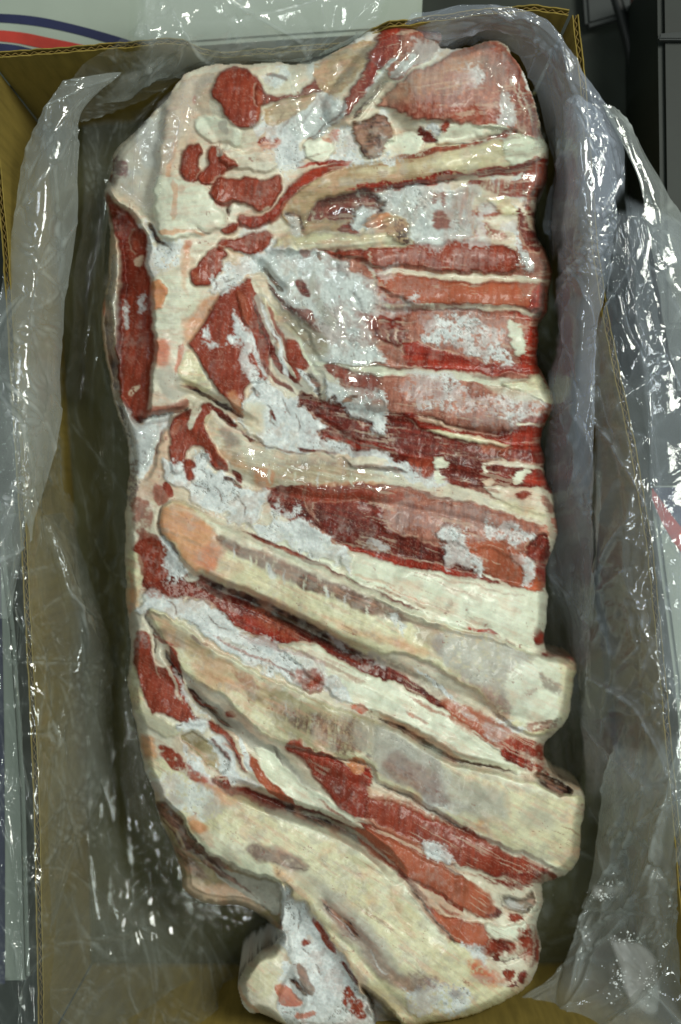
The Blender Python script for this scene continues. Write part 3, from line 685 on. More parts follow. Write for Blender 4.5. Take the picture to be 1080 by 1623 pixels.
# --- rib that ends in the loop of fat
RIB10 = [(235,975),(240,964),(265,974),(300,1000),(340,1030),(400,1060),(440,1080),(500,1110),(560,1131),(600,1146),(650,1168),(700,1204),(760,1222),(800,1230),(850,1240),(880,1256),(926,1264),(923,1310),(918,1360),(900,1382),(880,1378),(830,1352),(760,1326),(700,1290),(650,1262),(600,1236),(590,1212),(520,1200),(450,1180),(400,1150),(350,1102),(300,1072),(280,1050),(255,1010)]
P('cream', RIB10, part='rib', w=2, h=3.5, hs=7)
P('tan', [(240,972),(280,990),(340,1040),(400,1072),(440,1100),(430,1130),(380,1100),(320,1060),(270,1020)], f=6, op=0.8)
P('brown', [(248,995),(265,1000),(290,1025),(285,1032),(262,1018)], f=6, op=0.6)
P('orange', [(305,1055),(340,1065),(370,1085),(360,1100),(325,1085)], f=6, op=0.45)
P('olive', [(425,1085),(480,1105),(540,1128),(588,1142),(592,1170),(575,1195),(520,1195),(460,1170),(430,1130)], f=6, op=0.75)
P('brown', [(440,1120),(480,1130),(560,1140),(588,1165),(580,1190),(540,1195),(500,1170)], op=0.7, f=6, brk=('cross',0.45,0.2))
P('lean', [(490,1140),(520,1142),(560,1170),(585,1175),(560,1190),(530,1190),(510,1165)], op=0.4, f=6, brk=('cross',0.45,0.2))
P('brown', [(375,1085),(400,1095),(415,1115),(400,1112)], op=0.5, f=4)
P('grey', [(596,1150),(650,1170),(695,1205),(705,1240),(720,1275),(690,1280),(640,1245),(600,1220)], f=5, w=4)
P('purple', [(610,1195),(640,1200),(690,1230),(710,1260),(690,1272),(650,1248),(615,1215)], op=0.8, f=5, brk=('fine',0.35,0.2))
P('frost', [(660,1255),(720,1265),(740,1290),(700,1290),(670,1275)], op=0.6, f=5)
P('grey', [(700,1220),(740,1240),(790,1260),(800,1300),(760,1305),(720,1285),(705,1250)], op=0.65, f=10)
P('grey', [(820,1280),(850,1275),(880,1290),(870,1315),(830,1315)], op=0.55, f=10)
P('orange', [(755,1305),(775,1303),(778,1315),(758,1318)], op=0.6, f=5)
S('orange', [(750,1222),(790,1232),(800,1260),(812,1300)], [6,4,2,2], op=0.4, f=4)
S('brown', [(801,1238),(804,1262)], 1, op=0.6); S('brown', [(589,1118),(593,1160),(590,1205)], 1.4, op=0.7, h=-1.5, hw=6)
S('dark', [(584,1195),(588,1202)], 3, op=0.7)
P('white', [(700,1290),(760,1320),(830,1348),(885,1375),(900,1384),(860,1372),(800,1352),(740,1325)], op=0.7, f=4)
# --- left lean and grey groove
P('cream', [(203,1062),(215,1050),(225,1090),(235,1125),(265,1140),(290,1150),(270,1165),(240,1160),(222,1140),(208,1110)], h=1)
P('grey', [(215,1130),(260,1140),(280,1158),(250,1165),(226,1155)], op=0.5, f=6)
P('grey', [(203,985),(215,970),(228,975),(222,1000),(215,1040),(206,1060)], op=0.8, w=3)
P('lean', [(214,1012),(225,1000),(238,1010),(243,1050),(262,1060),(276,1055),(292,1085),(300,1120),(322,1146),(332,1147),(310,1149),(280,1141),(256,1131),(240,1131),(231,1110),(221,1085),(214,1050)], part='lean_lump', h=1, w=2)
S('dark', [(243,1000),(246,1035)], 1.5, op=0.8, h=-3, hw=7); S('dark', [(258,1030),(275,1055),(290,1078)], [1.5,3,2], h=-4, hw=8)
S('fat', [(262,1045),(272,1075),(282,1100),(292,1118)], [3,3,2,1.5], op=0.7)
P('lean', [(265,1025),(275,1028),(285,1050),(288,1068),(275,1055)], w=2)
S('pinkfat', [(240,1015),(246,1050),(252,1075)], 1.3, op=0.8)
P('frost', [(276,1075),(290,1082),(312,1110),(340,1140),(330,1150),(318,1140),(300,1115)], brk=('fine',0.3,0.2))
P('grey', [(290,1068),(312,1082),(335,1105),(380,1148),(430,1178),(460,1208),(484,1245),(455,1235),(400,1185),(350,1152),(318,1122)], w=3)
S('dark', [(296,1085),(320,1112),(350,1140),(372,1156)], [2,3.5,3,2], h=-5, hw=9)
P('lean', [(358,1130),(370,1128),(375,1138),(362,1138)], w=2)
S('dark', [(435,1180),(440,1200),(450,1215)], [2,2.5,1.5], op=0.5)
P('white', [(404,1184),(432,1194),(452,1216),(500,1256),(560,1291),(612,1312),(560,1301),(500,1286),(462,1276),(436,1251),(416,1222)], part='fat_band', w=3, h=1)
P('grey', [(450,1205),(480,1225),(500,1250),(520,1262),(490,1250),(465,1230)], op=0.6, f=4)
P('frost', [(275,1145),(300,1140),(330,1148),(330,1156),(290,1156)], w=3, h=1)
P('olive', [(285,1165),(310,1160),(340,1180),(362,1210),(352,1222),(320,1205),(298,1182)], h=-2)
P('frost', [(330,1165),(350,1165),(372,1200),(390,1232),(410,1250),(392,1255),(362,1230),(345,1200)], part='frost_patch', w=4)
P('frost', [(285,1175),(310,1200),(340,1225),(345,1245),(310,1235),(290,1215)], brk=('fine',0.3,0.2))
P('lean', [(328,1145),(348,1150),(366,1170),(380,1200),(394,1224),(386,1220),(371,1197),(355,1170),(336,1158)], w=2, h=1.5)
S('dlean', [(332,1165),(352,1190),(366,1208)], 2.2, op=0.9)
S('frost', [(378,1165),(390,1195),(400,1225)], [3,5,4])
S('salmon', [(396,1195),(408,1226),(430,1252),(470,1281)], [5,7,8,7], w=2, h=2)
S('dlean', [(455,1275),(500,1293),(560,1318),(590,1340)], [6,7,6,4])
P('lean', [(250,1182),(270,1185),(295,1215),(285,1222),(268,1215)], w=3, brk=('fine',0.25,0.2))
P('lean', [(340,1232),(358,1228),(368,1245),(350,1248)], w=3, brk=('fine',0.3,0.2))
P('orange', [(222,1170),(240,1175),(252,1195),(240,1200),(228,1195)], op=0.8, f=4)
P('orange', [(300,1232),(330,1240),(350,1255),(330,1258)], op=0.5, f=4)
# --- lean strips lower right
P('red', [(454,1186),(465,1172),(480,1178),(495,1190),(520,1195),(540,1206),(556,1216),(570,1226),(586,1214),(592,1235),(586,1270),(576,1296),(545,1286),(520,1261),(505,1236),(485,1211)], part='lean_strip', w=3, h=1)
P('dlean', [(505,1215),(530,1220),(560,1245),(575,1265),(545,1265),(520,1245)], f=4)
P('orange', [(553,1208),(570,1202),(582,1212),(570,1228),(558,1222)], w=2)
P('rust', [(460,1175),(480,1180),(490,1195),(475,1198)], op=0.6, f=3)
P('pinkfat', [(584,1250),(620,1262),(680,1290),(720,1305),(690,1305),(640,1290),(600,1275)], op=0.8)
P('lean', [(584,1268),(620,1270),(650,1282),(700,1302),(740,1312),(770,1332),(810,1356),(832,1376),(862,1386),(842,1401),(800,1396),(760,1381),(720,1370),(690,1351),(650,1331),(610,1316),(586,1300)], part='lean_strip', w=4, brk=('fine',0.22,0.15), h=1)
P('frost', [(668,1338),(690,1336),(710,1350),(716,1368),(690,1364)], h=1, w=3)
P('purple', [(700,1365),(760,1380),(820,1398),(800,1405),(740,1392)], brk=('along',0.35,0.2))
S('pinkfat', [(585,1300),(640,1325),(690,1352),(730,1372)], 3, w=3)
P('salmon', [(548,1312),(600,1322),(640,1342),(700,1376),(740,1396),(770,1421),(792,1441),(782,1456),(760,1451),(720,1431),(680,1406),(640,1386),(602,1366),(575,1341)], part='lean_strip', w=3, h=1.5)
P('dlean', [(758,1436),(775,1432),(798,1440),(794,1452),(770,1450)], w=3)
P('fat', [(720,1370),(770,1385),(830,1400),(850,1408),(800,1415),(790,1435),(760,1410)], w=3)
S('lean', [(740,1385),(790,1400),(850,1398)], [2.5,4,3], brk=('along',0.35,0.2)); S('lean', [(770,1400),(810,1408),(850,1404)], 2, brk=('along',0.35,0.2))
P('pinkfat', [(630,1388),(680,1412),(740,1450),(768,1462),(700,1448),(650,1415)], w=3)
P('salmon', [(648,1410),(680,1435),(720,1455),(766,1464),(770,1502),(740,1502),(710,1491),(690,1471),(664,1440)], part='lean_strip', w=3, h=1)
P('frost', [(735,1502),(765,1504),(770,1535),(750,1520)], w=3)
P('white', [(768,1460),(800,1470),(840,1460),(862,1435),(856,1465),(820,1490),(790,1495),(775,1480)], part='fat_loop', w=2, h=2)
P('dark', [(798,1420),(830,1424),(848,1414),(850,1436),(835,1445),(810,1438)], op=0.75, w=3, h=-9, hs=7)
P('frost', [(805,1425),(825,1430),(838,1442),(815,1440)], op=0.6, w=3)
P('lean', [(808,1450),(825,1450),(826,1460),(810,1462)], w=2)
P('dlean', [(772,1500),(785,1490),(800,1495),(815,1500),(808,1512),(785,1515),(768,1512)], w=4, fine=4)
S('dlean', [(785,1515),(788,1526)], 5)
P('lean', [(824,1485),(838,1475),(845,1490),(842,1515),(830,1508)], w=3, brk=('fine',0.2,0.2)); P('dlean', [(848,1480),(854,1495),(855,1520),(848,1520)], w=2)
P('lean', [(800,1540),(815,1538),(812,1555),(802,1555)], w=3); P('dlean', [(822,1545),(835,1540),(834,1555),(822,1558)], w=3); S('dlean', [(803,1568),(822,1560)], 4)
P('rust', [(742,1535),(758,1535),(780,1545),(778,1560),(760,1560),(745,1552)], op=0.8, f=4, brk=('fine',0.25,0.2))
P('cream', [(750,1560),(790,1565),(830,1568),(800,1590),(752,1608),(740,1590)], w=3)
# --- dark gap above the bottom rib, its shade painted in
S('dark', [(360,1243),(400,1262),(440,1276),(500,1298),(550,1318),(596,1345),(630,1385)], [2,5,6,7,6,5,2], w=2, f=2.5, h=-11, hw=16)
P('purple', [(415,1280),(450,1285),(500,1308),(480,1308),(440,1296)], w=3, op=0.8)
# --- bottom rib
P('frost', [(235,1215),(290,1237),(330,1250),(345,1280),(330,1300),(300,1290),(262,1268),(245,1245)], op=0.75, f=6, brk=('fine',0.25,0.2))
P('orange', [(330,1250),(370,1262),(380,1280),(350,1280)], op=0.4, f=6)
P('orange', [(300,1300),(312,1295),(325,1318),(335,1340),(318,1335)], op=0.85, f=4)
P('white', [(300,1330),(340,1320),(380,1345),(430,1372),(440,1395),(400,1385),(345,1360)], op=0.6, f=5)
P('purple', [(395,1345),(420,1338),(460,1350),(488,1372),(480,1378),(450,1368),(410,1362)], op=0.8, f=5, brk=('fine',0.3,0.2))
P('grey', [(440,1360),(480,1370),(520,1400),(560,1440),(600,1480),(620,1530),(590,1530),(550,1490),(510,1440),(470,1400)], op=0.6, f=10)
S('brown', [(505,1425),(530,1448),(552,1470),(575,1495)], [4,8,10,8], op=0.75, f=3, brk=('fine',0.25,0.2), h=-1.5, hw=12)
S('dark', [(528,1448),(548,1466)], 3.5, op=0.6)
P('purple', [(560,1470),(590,1480),(610,1520),(640,1540),(690,1550),(675,1570),(640,1572),(600,1545),(575,1510)], op=0.65, f=7, brk=('fine',0.2,0.25))
P('frost', [(640,1575),(670,1555),(700,1560),(740,1575),(735,1600),(690,1612),(650,1608)], brk=('fine',0.3,0.2), h=0.5)
P('purple', [(650,1545),(690,1545),(720,1560),(735,1585),(700,1570),(670,1570)], op=0.6, f=5, brk=('fine',0.4,0.2))
P('orange', [(583,1415),(598,1418),(602,1430),(588,1434)], op=0.6, f=7)
P('orange', [(436,1372),(455,1378),(466,1396),(450,1398),(440,1388)], op=0.6, f=6)
P('tan', [(440,1385),(480,1420),(520,1475),(560,1530),(600,1565),(640,1600),(610,1600),(565,1555),(520,1500),(480,1450),(450,1415)], op=0.6, f=5)
# --- end of the slab at the bottom
P('frost', [(445,1402),(466,1430),(490,1450),(512,1482),(542,1532),(572,1562),(592,1602),(602,1640),(500,1640),(480,1600),(470,1560),(455,1500),(446,1450)], part='frosted_end', w=4, h=-6, hs=10, fine=4)
S('lean', [(494,1453),(510,1480),(532,1514)], [3,6,4], w=2); S('dlean', [(540,1526),(556,1546),(572,1562)], [3,4,3], w=2)
P('lean', [(542,1572),(555,1565),(575,1592),(580,1615),(562,1610),(545,1595)], w=4, brk=('fine',0.25,0.2))
P('lean', [(480,1488),(492,1488),(492,1495),(482,1498)], w=2); P('brown', [(470,1530),(482,1535),(500,1570),(490,1575),(475,1555)], op=0.8, w=3)
P('brown', [(437,1455),(446,1455),(448,1472),(440,1470)], w=2, op=0.8)
P('fat', [(376,1560),(386,1535),(406,1515),(430,1500),(450,1505),(462,1530),(450,1560),(440,1600),(455,1628),(420,1614),(394,1604),(380,1585)], part='rolled_end', w=2, h=3, hs=8)
P('cream', [(390,1545),(410,1520),(440,1515),(445,1550),(425,1580),(400,1575)], op=0.6, f=6)
P('rust', [(436,1562),(450,1558),(470,1575),(478,1592),(460,1598),(445,1590)], w=3, op=0.85); S('rust', [(468,1612),(500,1606)], 5, op=0.8)
S('orange', [(380,1560),(386,1590),(410,1608)], 3, op=0.5)
P('frost', [(446,1530),(460,1530),(462,1555),(450,1560)], w=2)
S('dark', [(462,1550),(478,1568),(488,1578)], 2.2, h=-4, hw=7)
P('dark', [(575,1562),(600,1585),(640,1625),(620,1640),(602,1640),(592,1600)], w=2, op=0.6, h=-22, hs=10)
# --- the layer below at the lower left, its shaded side painted darker
P('olive', [(245,1278),(262,1268),(285,1292),(302,1326),(330,1356),(400,1386),(440,1402),(446,1450),(432,1472),(400,1442),(350,1434),(300,1424),(286,1396),(272,1340)], part='lower_fat_layer', w=2, h=-34, hs=12)
P('brown', [(245,1278),(262,1268),(285,1292),(300,1322),(325,1352),(300,1350),(280,1335),(262,1310)], w=3)
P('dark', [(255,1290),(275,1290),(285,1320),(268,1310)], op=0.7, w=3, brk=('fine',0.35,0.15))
P('brown', [(280,1340),(320,1375),(330,1395),(300,1385),(285,1365)], op=0.8, f=5)
P('pinkfat', [(288,1392),(330,1400),(380,1412),(420,1440),(390,1442),(330,1432),(295,1415)], op=0.8, f=4)
P('grey', [(340,1372),(400,1390),(440,1404),(444,1450),(415,1435),(380,1415),(350,1395)], w=3)
P('purple', [(320,1352),(345,1362),(358,1375),(340,1372)], w=2)
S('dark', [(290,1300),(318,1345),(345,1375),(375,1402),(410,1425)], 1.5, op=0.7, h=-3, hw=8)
# --- highlight painted on the upper rib margins, warmer colour on the lower
S('white', [(270,800),(340,828),(430,872),(540,918),(640,965),(720,998)], [3,4,5,5,4,3], op=0.6, f=4)
S('orange', [(290,880),(340,915),(430,950),(520,1000),(580,1028)], [3,4,4,4,3], op=0.35, f=4)
S('white', [(600,1150),(660,1176),(710,1212),(780,1232),(870,1256),(915,1270)], [4,5,5,5,5,4], op=0.7, f=5)
S('cream', [(760,1290),(820,1320),(890,1350)], 14, op=0.5, f=10)
S('white', [(400,1270),(500,1318),(570,1340),(620,1385),(670,1450),(720,1510)], [5,8,9,9,8,6], op=0.7, f=8)
S('cream', [(470,1350),(560,1400),(640,1480),(700,1540)], [14,18,18,12], op=0.5, f=12)
S('white', [(450,392),(520,388),(600,384)], 3, op=0.6, f=3)
S('cream', [(560,275),(660,262),(740,254)], 5, op=0.45, f=5)
S('brown', [(520,300),(560,290),(600,284)], 2, op=0.4)
S('white', [(250,970),(300,1006),(350,1040),(420,1078),(500,1116)], [3,4,4,4,3], op=0.5, f=4)
S('pinkfat', [(300,1080),(350,1112),(400,1155),(450,1186)], 4, op=0.6, f=4)
S('frost', [(640,590),(720,598)], 5, op=0.6, f=4)
P('frost', [(410,1020),(470,1035),(520,1060),(500,1075),(450,1060),(400,1045)], w=6, op=0.8)
P('white', [(560,890),(640,915),(760,945),(850,965),(850,1000),(760,985),(650,950)], w=6, f=8, op=0.6)
# --- second pass: smaller traced detail
P('lean', [(345,384),(352,376),(375,377),(400,370),(425,367),(434,376),(424,393),(400,402),(378,398),(360,392),(348,392)], w=2, h=2, hs=5, part='lean_lump')
P('lean', [(347,362),(362,353),(378,353),(374,366),(356,371)], w=2, h=1.5, hs=4)
P('lean', [(322,405),(335,392),(352,389),(363,402),(353,412),(352,428),(340,440),(334,450),(318,454),(305,448),(303,432),(312,420)], w=2, h=2, hs=5, part='lean_lump')
S('salmon', [(308,430),(318,445)], 4, op=0.5, f=3)
P('frost', [(335,458),(334,442),(350,430),(354,413),(372,416),(400,408),(420,395),(440,388),(446,405),(412,430),(386,441),(362,456),(347,470)], h=1, w=3, part='frost_patch')
S('pinkfat', [(364,392),(372,402),(385,405)], 3)
S('dark', [(336,440),(345,452),(338,460)], 1, op=0.7); S('dark', [(352,436),(360,446),(372,440)], 1, op=0.6)
S('dark', [(244,372),(252,386),(248,398)], 1, op=0.7); S('dark', [(256,384),(266,390),(270,402)], 1, op=0.6); S('dark', [(312,360),(326,368),(335,366)], 1.2, op=0.7, h=-1.5, hw=5)
S('orange', [(293,385),(298,410),(290,440),(296,470)], [4,6,4,3], op=0.45, f=4)
S('rust', [(296,384),(302,392)], 5, op=0.6, f=3)
S('rust', [(160,440),(163,470),(166,505)], [2,4,2], op=0.8)
P('dlean', [(806,292),(850,286),(857,330),(850,372),(858,396),(838,392),(818,352),(832,322)], w=3, op=0.8, brk=('cross',0.25,0.25))
S('fat', [(800,310),(826,322),(846,350),(852,375)], [3,3,2,1.5]); S('fat', [(815,300),(840,312),(854,335)], 2)
S('fat', [(785,300),(815,306)], 2)
P('lean', [(800,96),(818,100),(834,130),(846,165),(852,205),(858,222),(842,214),(830,185),(815,150),(805,120)], w=3, op=0.8, brk=('fine',0.35,0.25))
S('fat', [(806,118),(822,150),(834,185)], 2, op=0.7, brk=('fine',0.4,0.2)); S('fat', [(822,128),(836,160),(846,196)], 1.6, op=0.7)
# grainy lean showing through the pale panels on the right
for q in ([(650,150),(690,120),(740,110),(750,150),(700,170)], [(600,400),(650,395),(680,415),(640,425)], [(640,600),(700,610),(690,640),(645,640)], [(720,615),(770,620),(800,650),(750,665)], [(640,800),(700,800),(720,835),(660,845)], [(660,500),(690,505),(680,530),(655,525)], [(560,620),(600,625),(590,640)]):
    P('lean', q, w=6, f=8, op=0.75, brk=('fine',0.45,0.25))
for q in ([(700,450),(760,455),(770,480),(700,482)], [(610,440),(650,440),(650,460),(615,465)], [(760,860),(820,870),(830,900),(780,890)]):
    P('salmon', q, w=6, f=6, op=0.7)
# streaky membranes between the ribs
for a, b, c_, m_, wd in ((480,712,60,'dlean',2), (560,735,80,'purple',3), (700,758,50,'lean',2), (640,1128,40,'rust',2), (480,885,50,'grey',3), (590,930,50,'lean',1.5), (430,1118,40,'olive',3), (350,1010,45,'grey',3), (300,1010,30,'purple',3), (560,588,40,'grey',2), (640,1290,40,'lean',2.5), (700,1312,40,'dlean',2.5), (760,1345,50,'dlean',2), (690,1430,40,'red',2), (520,410,20,'grey',3)):
    S(m_, [(a, b), (a + c_ * 0.5, b + c_ * 0.5 * float(np.interp(b, _vt, _st)) + 2), (a + c_, b + c_ * float(np.interp(b, _vt, _st)))], wd, op=0.75)
# fibrous ties across the long ribs
for i, (x0, y0) in enumerate(((372,862),(398,876),(426,888),(452,900),(486,912),(520,926),(548,940),(584,955),(612,968),(640,985),(664,992),(470,745),(505,748),(430,742),(560,750),(455,1110),(500,1128),(540,1140))):
    S('white' if i % 3 else 'frost', [(x0, y0), (x0 - 3, y0 + 12), (x0 - 2 + i % 4, y0 + 26)], [1.2, 1.8, 1], op=0.75, w=2)
# shadow lines painted where one strip overlaps the next
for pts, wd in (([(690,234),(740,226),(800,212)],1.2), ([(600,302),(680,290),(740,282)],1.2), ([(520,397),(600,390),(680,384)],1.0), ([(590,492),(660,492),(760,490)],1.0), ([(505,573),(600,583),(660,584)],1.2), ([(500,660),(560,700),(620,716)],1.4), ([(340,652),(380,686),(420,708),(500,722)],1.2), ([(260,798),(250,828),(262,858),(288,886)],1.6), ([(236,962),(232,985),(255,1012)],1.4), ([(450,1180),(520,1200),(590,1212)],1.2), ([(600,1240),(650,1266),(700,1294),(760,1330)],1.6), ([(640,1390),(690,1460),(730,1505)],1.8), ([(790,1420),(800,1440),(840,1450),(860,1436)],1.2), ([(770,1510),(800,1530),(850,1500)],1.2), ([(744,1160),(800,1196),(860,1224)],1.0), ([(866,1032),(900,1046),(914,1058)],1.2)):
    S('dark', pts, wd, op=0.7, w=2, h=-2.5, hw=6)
# --- third pass
P('lean', [(289,246),(300,230),(316,226),(322,240),(314,262),(322,272),(312,288),(298,290),(286,276)], w=1, h=0.5, hs=5)
P('lean', [(335,228),(352,236),(362,251),(380,262),(358,274),(348,289),(320,293),(314,277),(328,262),(330,244)], w=1, h=0.5, hs=5)
P('lean', [(330,304),(338,288),(350,282),(370,283),(400,280),(420,285),(444,277),(448,290),(440,312),(426,333),(410,338),(395,328),(375,320),(358,330),(345,325),(336,313)], w=1.5, h=0.5, hs=5)
P('red', [(376,356),(382,340),(405,343),(432,332),(448,309),(472,283),(502,267),(552,255),(552,262),(504,282),(476,299),(458,320),(448,340),(430,355),(400,364)], w=1.5, op=0.85)
S('pinkfat', [(388,341),(400,337),(412,341),(428,328)], 3, op=0.9)
S('dark', [(440,342),(452,320),(475,299),(500,283)], 1, op=0.4)
P('grey', [(345,232),(354,238),(352,248),(344,246)], w=1, op=0.8)
S('lean', [(408,224),(425,220),(442,222)], 4, w=1); S('brown', [(410,228),(440,230)], 2, op=0.7)
# pale streaks and grey frost between the lumps, upper left
P('frost', [(440,172),(480,158),(520,150),(540,165),(520,205),(490,215),(470,250),(450,262),(446,225),(420,220)], w=4, op=0.9)
P('tan', [(420,172),(450,160),(498,148),(498,162),(468,182),(440,198),(424,196)], w=3, op=0.85)
for a, b in (((428,205),(455,172)), ((445,205),(478,168)), ((462,210),(500,165)), ((500,95),(548,82)), ((512,120),(565,88)), ((520,140),(570,105))):
    S('brown', [a, ((a[0]+b[0])/2+2, (a[1]+b[1])/2), b], 1.3, op=0.55, w=2)
S('dark', [(486,225),(505,206),(530,186),(548,172)], 1.3, op=0.7, h=-1.5, hw=5); S('dark', [(470,262),(492,250),(512,244)], 1, op=0.5)
S('frost', [(620,120),(640,104),(655,92)], [5,7,4], op=0.7); S('grey', [(582,156),(604,126),(618,104)], [4,5,3], op=0.8)  # grey stroke repeats the shine painted on the flap
S('white', [(596,122),(610,102)], 2, op=0.8)
P('red', [(604,46),(622,37),(638,40),(634,60),(620,84),(604,104),(590,132),(574,156),(560,168),(574,132),(590,92),(600,62)], w=2, op=0.8)
P('frost', [(660,60),(690,62),(690,80),(664,98),(640,112),(640,90)], op=0.55, f=5)
# right ends of the upper bands are cut lean, dark red
P('lean', [(836,262),(868,258),(871,285),(856,312),(836,306),(828,284)], w=2, op=0.9); S('fat', [(832,300),(850,306)], 2)
P('lean', [(756,288),(800,284),(852,290),(856,318),(830,318),(800,306),(770,300)], w=3, op=0.8, brk=('cross',0.3,0.2))
P('dlean', [(822,330),(842,328),(854,352),(858,396),(842,394),(828,368)], w=3, op=0.9)
S('fat', [(806,312),(832,332),(850,362)], 2.5); S('pinkfat', [(836,330),(848,352),(854,378)], 1.5)
P('frost', [(690,310),(740,305),(744,380),(700,388),(660,390),(650,355)], op=0.5, f=6)
P('lean', [(686,338),(706,336),(714,360),(688,362)], w=2, op=0.85); S('lean', [(692,300),(684,325)], 3, op=0.7); S('lean', [(704,300),(700,328)], 3, op=0.7)
S('grey', [(716,292),(722,330),(735,380)], 1.6, op=0.8); S('pinkfat', [(740,295),(745,340),(748,385)], 2, op=0.7)
P('lean', [(752,330),(778,325),(795,335),(772,346),(752,343)], op=0.8, f=4, brk=('along',0.3,0.25)); P('lean', [(748,352),(782,355),(802,378),(770,374)], op=0.75, f=4, brk=('fine',0.3,0.25))
# streaked sinew left of the middle
for i, (a, b, c_) in enumerate((((404,480),(418,525),(440,575)), ((414,478),(430,520),(452,565)), ((424,480),(444,530),(468,585)), ((396,520),(405,560),(425,600)), ((448,500),(470,530),(498,556)), ((460,520),(485,560),(506,600)), ((412,570),(436,602),(468,622)))):
    S(('dlean','frost','lean','frost','brown','white','dlean')[i], [a, b, c_], (3,2.5,3,3,2,2.5,3.5)[i], op=0.9, w=2.5)
S('dark', [(398,462),(408,500),(428,548)], 1.2, op=0.6); S('dark', [(446,470),(470,505),(505,532)], 1.6, op=0.7, h=-2, hw=6); S('dark', [(490,588),(505,615),(512,640)], 1.2, op=0.6)
P('olive', [(432,488),(458,494),(492,520),(520,536),(518,556),(500,562),(470,540),(446,518)], op=0.55, f=6)
# cracked frost on the left centre
for pts in ([(420,640),(432,650),(428,668),(440,676)], [(445,628),(452,648),(464,660)], [(470,655),(478,672),(474,690)], [(398,690),(412,702)], [(300,760),(312,772),(330,776)], [(340,770),(352,786),(348,800)], [(380,790),(392,806),(388,822)], [(318,742),(330,752)], [(300,985),(318,996)], [(330,975),(342,992),(360,1000)], [(400,1020),(412,1036)], [(262,950),(280,962),(276,976)], [(556,462),(566,474),(574,488)], [(540,520),(552,532)], [(470,1440),(476,1460),(472,1478)], [(500,1530),(512,1548)], [(480,1500),(492,1515)]):
    S('dark', pts, 0.9, op=0.75, w=2.5, h=-0.8, hw=4)
# bottom rib: grey-brown scar, bright shoulder
P('grey', [(500,1395),(545,1420),(590,1465),(620,1510),(640,1545),(600,1540),(560,1500),(520,1450)], w=5, f=9, op=0.7)
P('purple', [(505,1425),(545,1440),(580,1480),(610,1520),(640,1545),(690,1548),(670,1570),(620,1560),(580,1520),(540,1475)], w=5, f=7, op=0.7)
S('dark', [(506,1424),(530,1444),(552,1466),(566,1486)], [1.5,4,5,2], op=0.8, w=4, f=2)
S('frost', [(520,1440),(545,1462),(560,1480)], 1, op=0.8); S('frost', [(585,1505),(600,1530),(618,1548)], 1.2, op=0.7)
P('purple', [(392,1345),(420,1336),(462,1350),(492,1374),(470,1380),(440,1370),(408,1362)], w=4, op=0.65, f=5)
S('dark', [(430,1364),(462,1372),(490,1380)], 0.9, op=0.5, w=3); S('dark', [(440,1384),(448,1376)], 1, op=0.5)
# purple-grey membrane windows on the loop rib
P('purple', [(604,1185),(640,1195),(690,1228),(716,1262),(690,1274),(648,1250),(612,1218)], w=5, f=6, op=0.6)
P('grey', [(700,1228),(745,1240),(800,1262),(806,1300),(770,1304),(725,1288),(706,1256)], w=6, f=10, op=0.6)
P('brown', [(438,1118),(480,1126),(560,1138),(588,1165),(578,1190),(540,1194),(498,1172),(456,1146)], w=5, f=6, op=0.55, brk=('cross',0.35,0.3))
# lower right: lean between the last ribs
P('lean', [(590,1262),(640,1270),(700,1298),(760,1326),(820,1358),(880,1388),(850,1402),(780,1390),(700,1356),(640,1330),(596,1306)], w=3, op=0.75, brk=('cross',0.15,0.3))
P('salmon', [(560,1318),(620,1330),(690,1370),(750,1400),(788,1434),(770,1450),(720,1428),(660,1394),(606,1366)], w=3, op=0.8)
S('pinkfat', [(590,1312),(650,1338),(700,1366),(760,1394)], 2.5, w=3, op=0.8)
P('frost', [(668,1336),(692,1336),(712,1352),(716,1368),(690,1363)], w=2)
S('dlean', [(600,1352),(630,1376),(660,1408),(690,1450)], [3,4,4,3], op=0.7, w=3)
P('lean', [(455,1190),(470,1176),(500,1194),(545,1212),(584,1240),(584,1275),(574,1296),(545,1284),(515,1258),(490,1220)], w=3, op=0.7, brk=('blot',0.2,0.3))
# speckled frost with red showing, left of the long rib
P('lean', [(222,846),(250,846),(262,870),(275,896),(262,915),(235,925),(222,900)], w=3, op=0.8)
P('frost', [(256,852),(270,872),(290,890),(302,902),(288,914),(268,908),(256,886)], w=3, op=0.9)
S('dark', [(266,858),(280,880)], 2, op=0.6)
P('lean', [(225,925),(300,925),(345,948),(350,968),(310,950),(260,950),(230,945)], w=4, op=0.6, brk=('spk',0.42,0.2))
# --- thin veils of frost on the right-hand panels, pale sinew, and ragged scraps at the edges
for q, o in (([(640,598),(760,612),(860,640),(850,672),(760,680),(660,650)], .6), ([(650,500),(720,494),(810,505),(825,545),(770,566),(690,548)], .6), ([(610,790),(700,800),(800,822),(850,850),(800,858),(700,850),(620,840)], .55), ([(640,110),(740,85),(790,80),(810,150),(760,175),(680,160)], .5), ([(600,405),(680,398),(700,425),(620,425)], .4), ([(730,400),(770,398),(790,425),(745,430)], .4), ([(610,440),(700,450),(690,470),(620,465)], .35), ([(690,1010),(780,1015),(850,1060),(820,1130),(760,1090),(700,1045)], .5), ([(600,1160),(660,1180),(715,1230),(690,1260),(620,1210)], .45), ([(230,1000),(215,1050),(210,1090),(206,1040)], .6), ([(205,760),(225,740),(235,790),(215,830),(202,820)], .6), ([(240,1230),(300,1245),(330,1280),(300,1285),(255,1260)], .5)):
    P('frost', q, w=6, f=9, op=o * 0.5, brk=('fine', 0.38, 0.3))
P('white', [(770,600),(830,610),(862,625),(850,640),(800,628)], w=4, f=5, op=0.5)
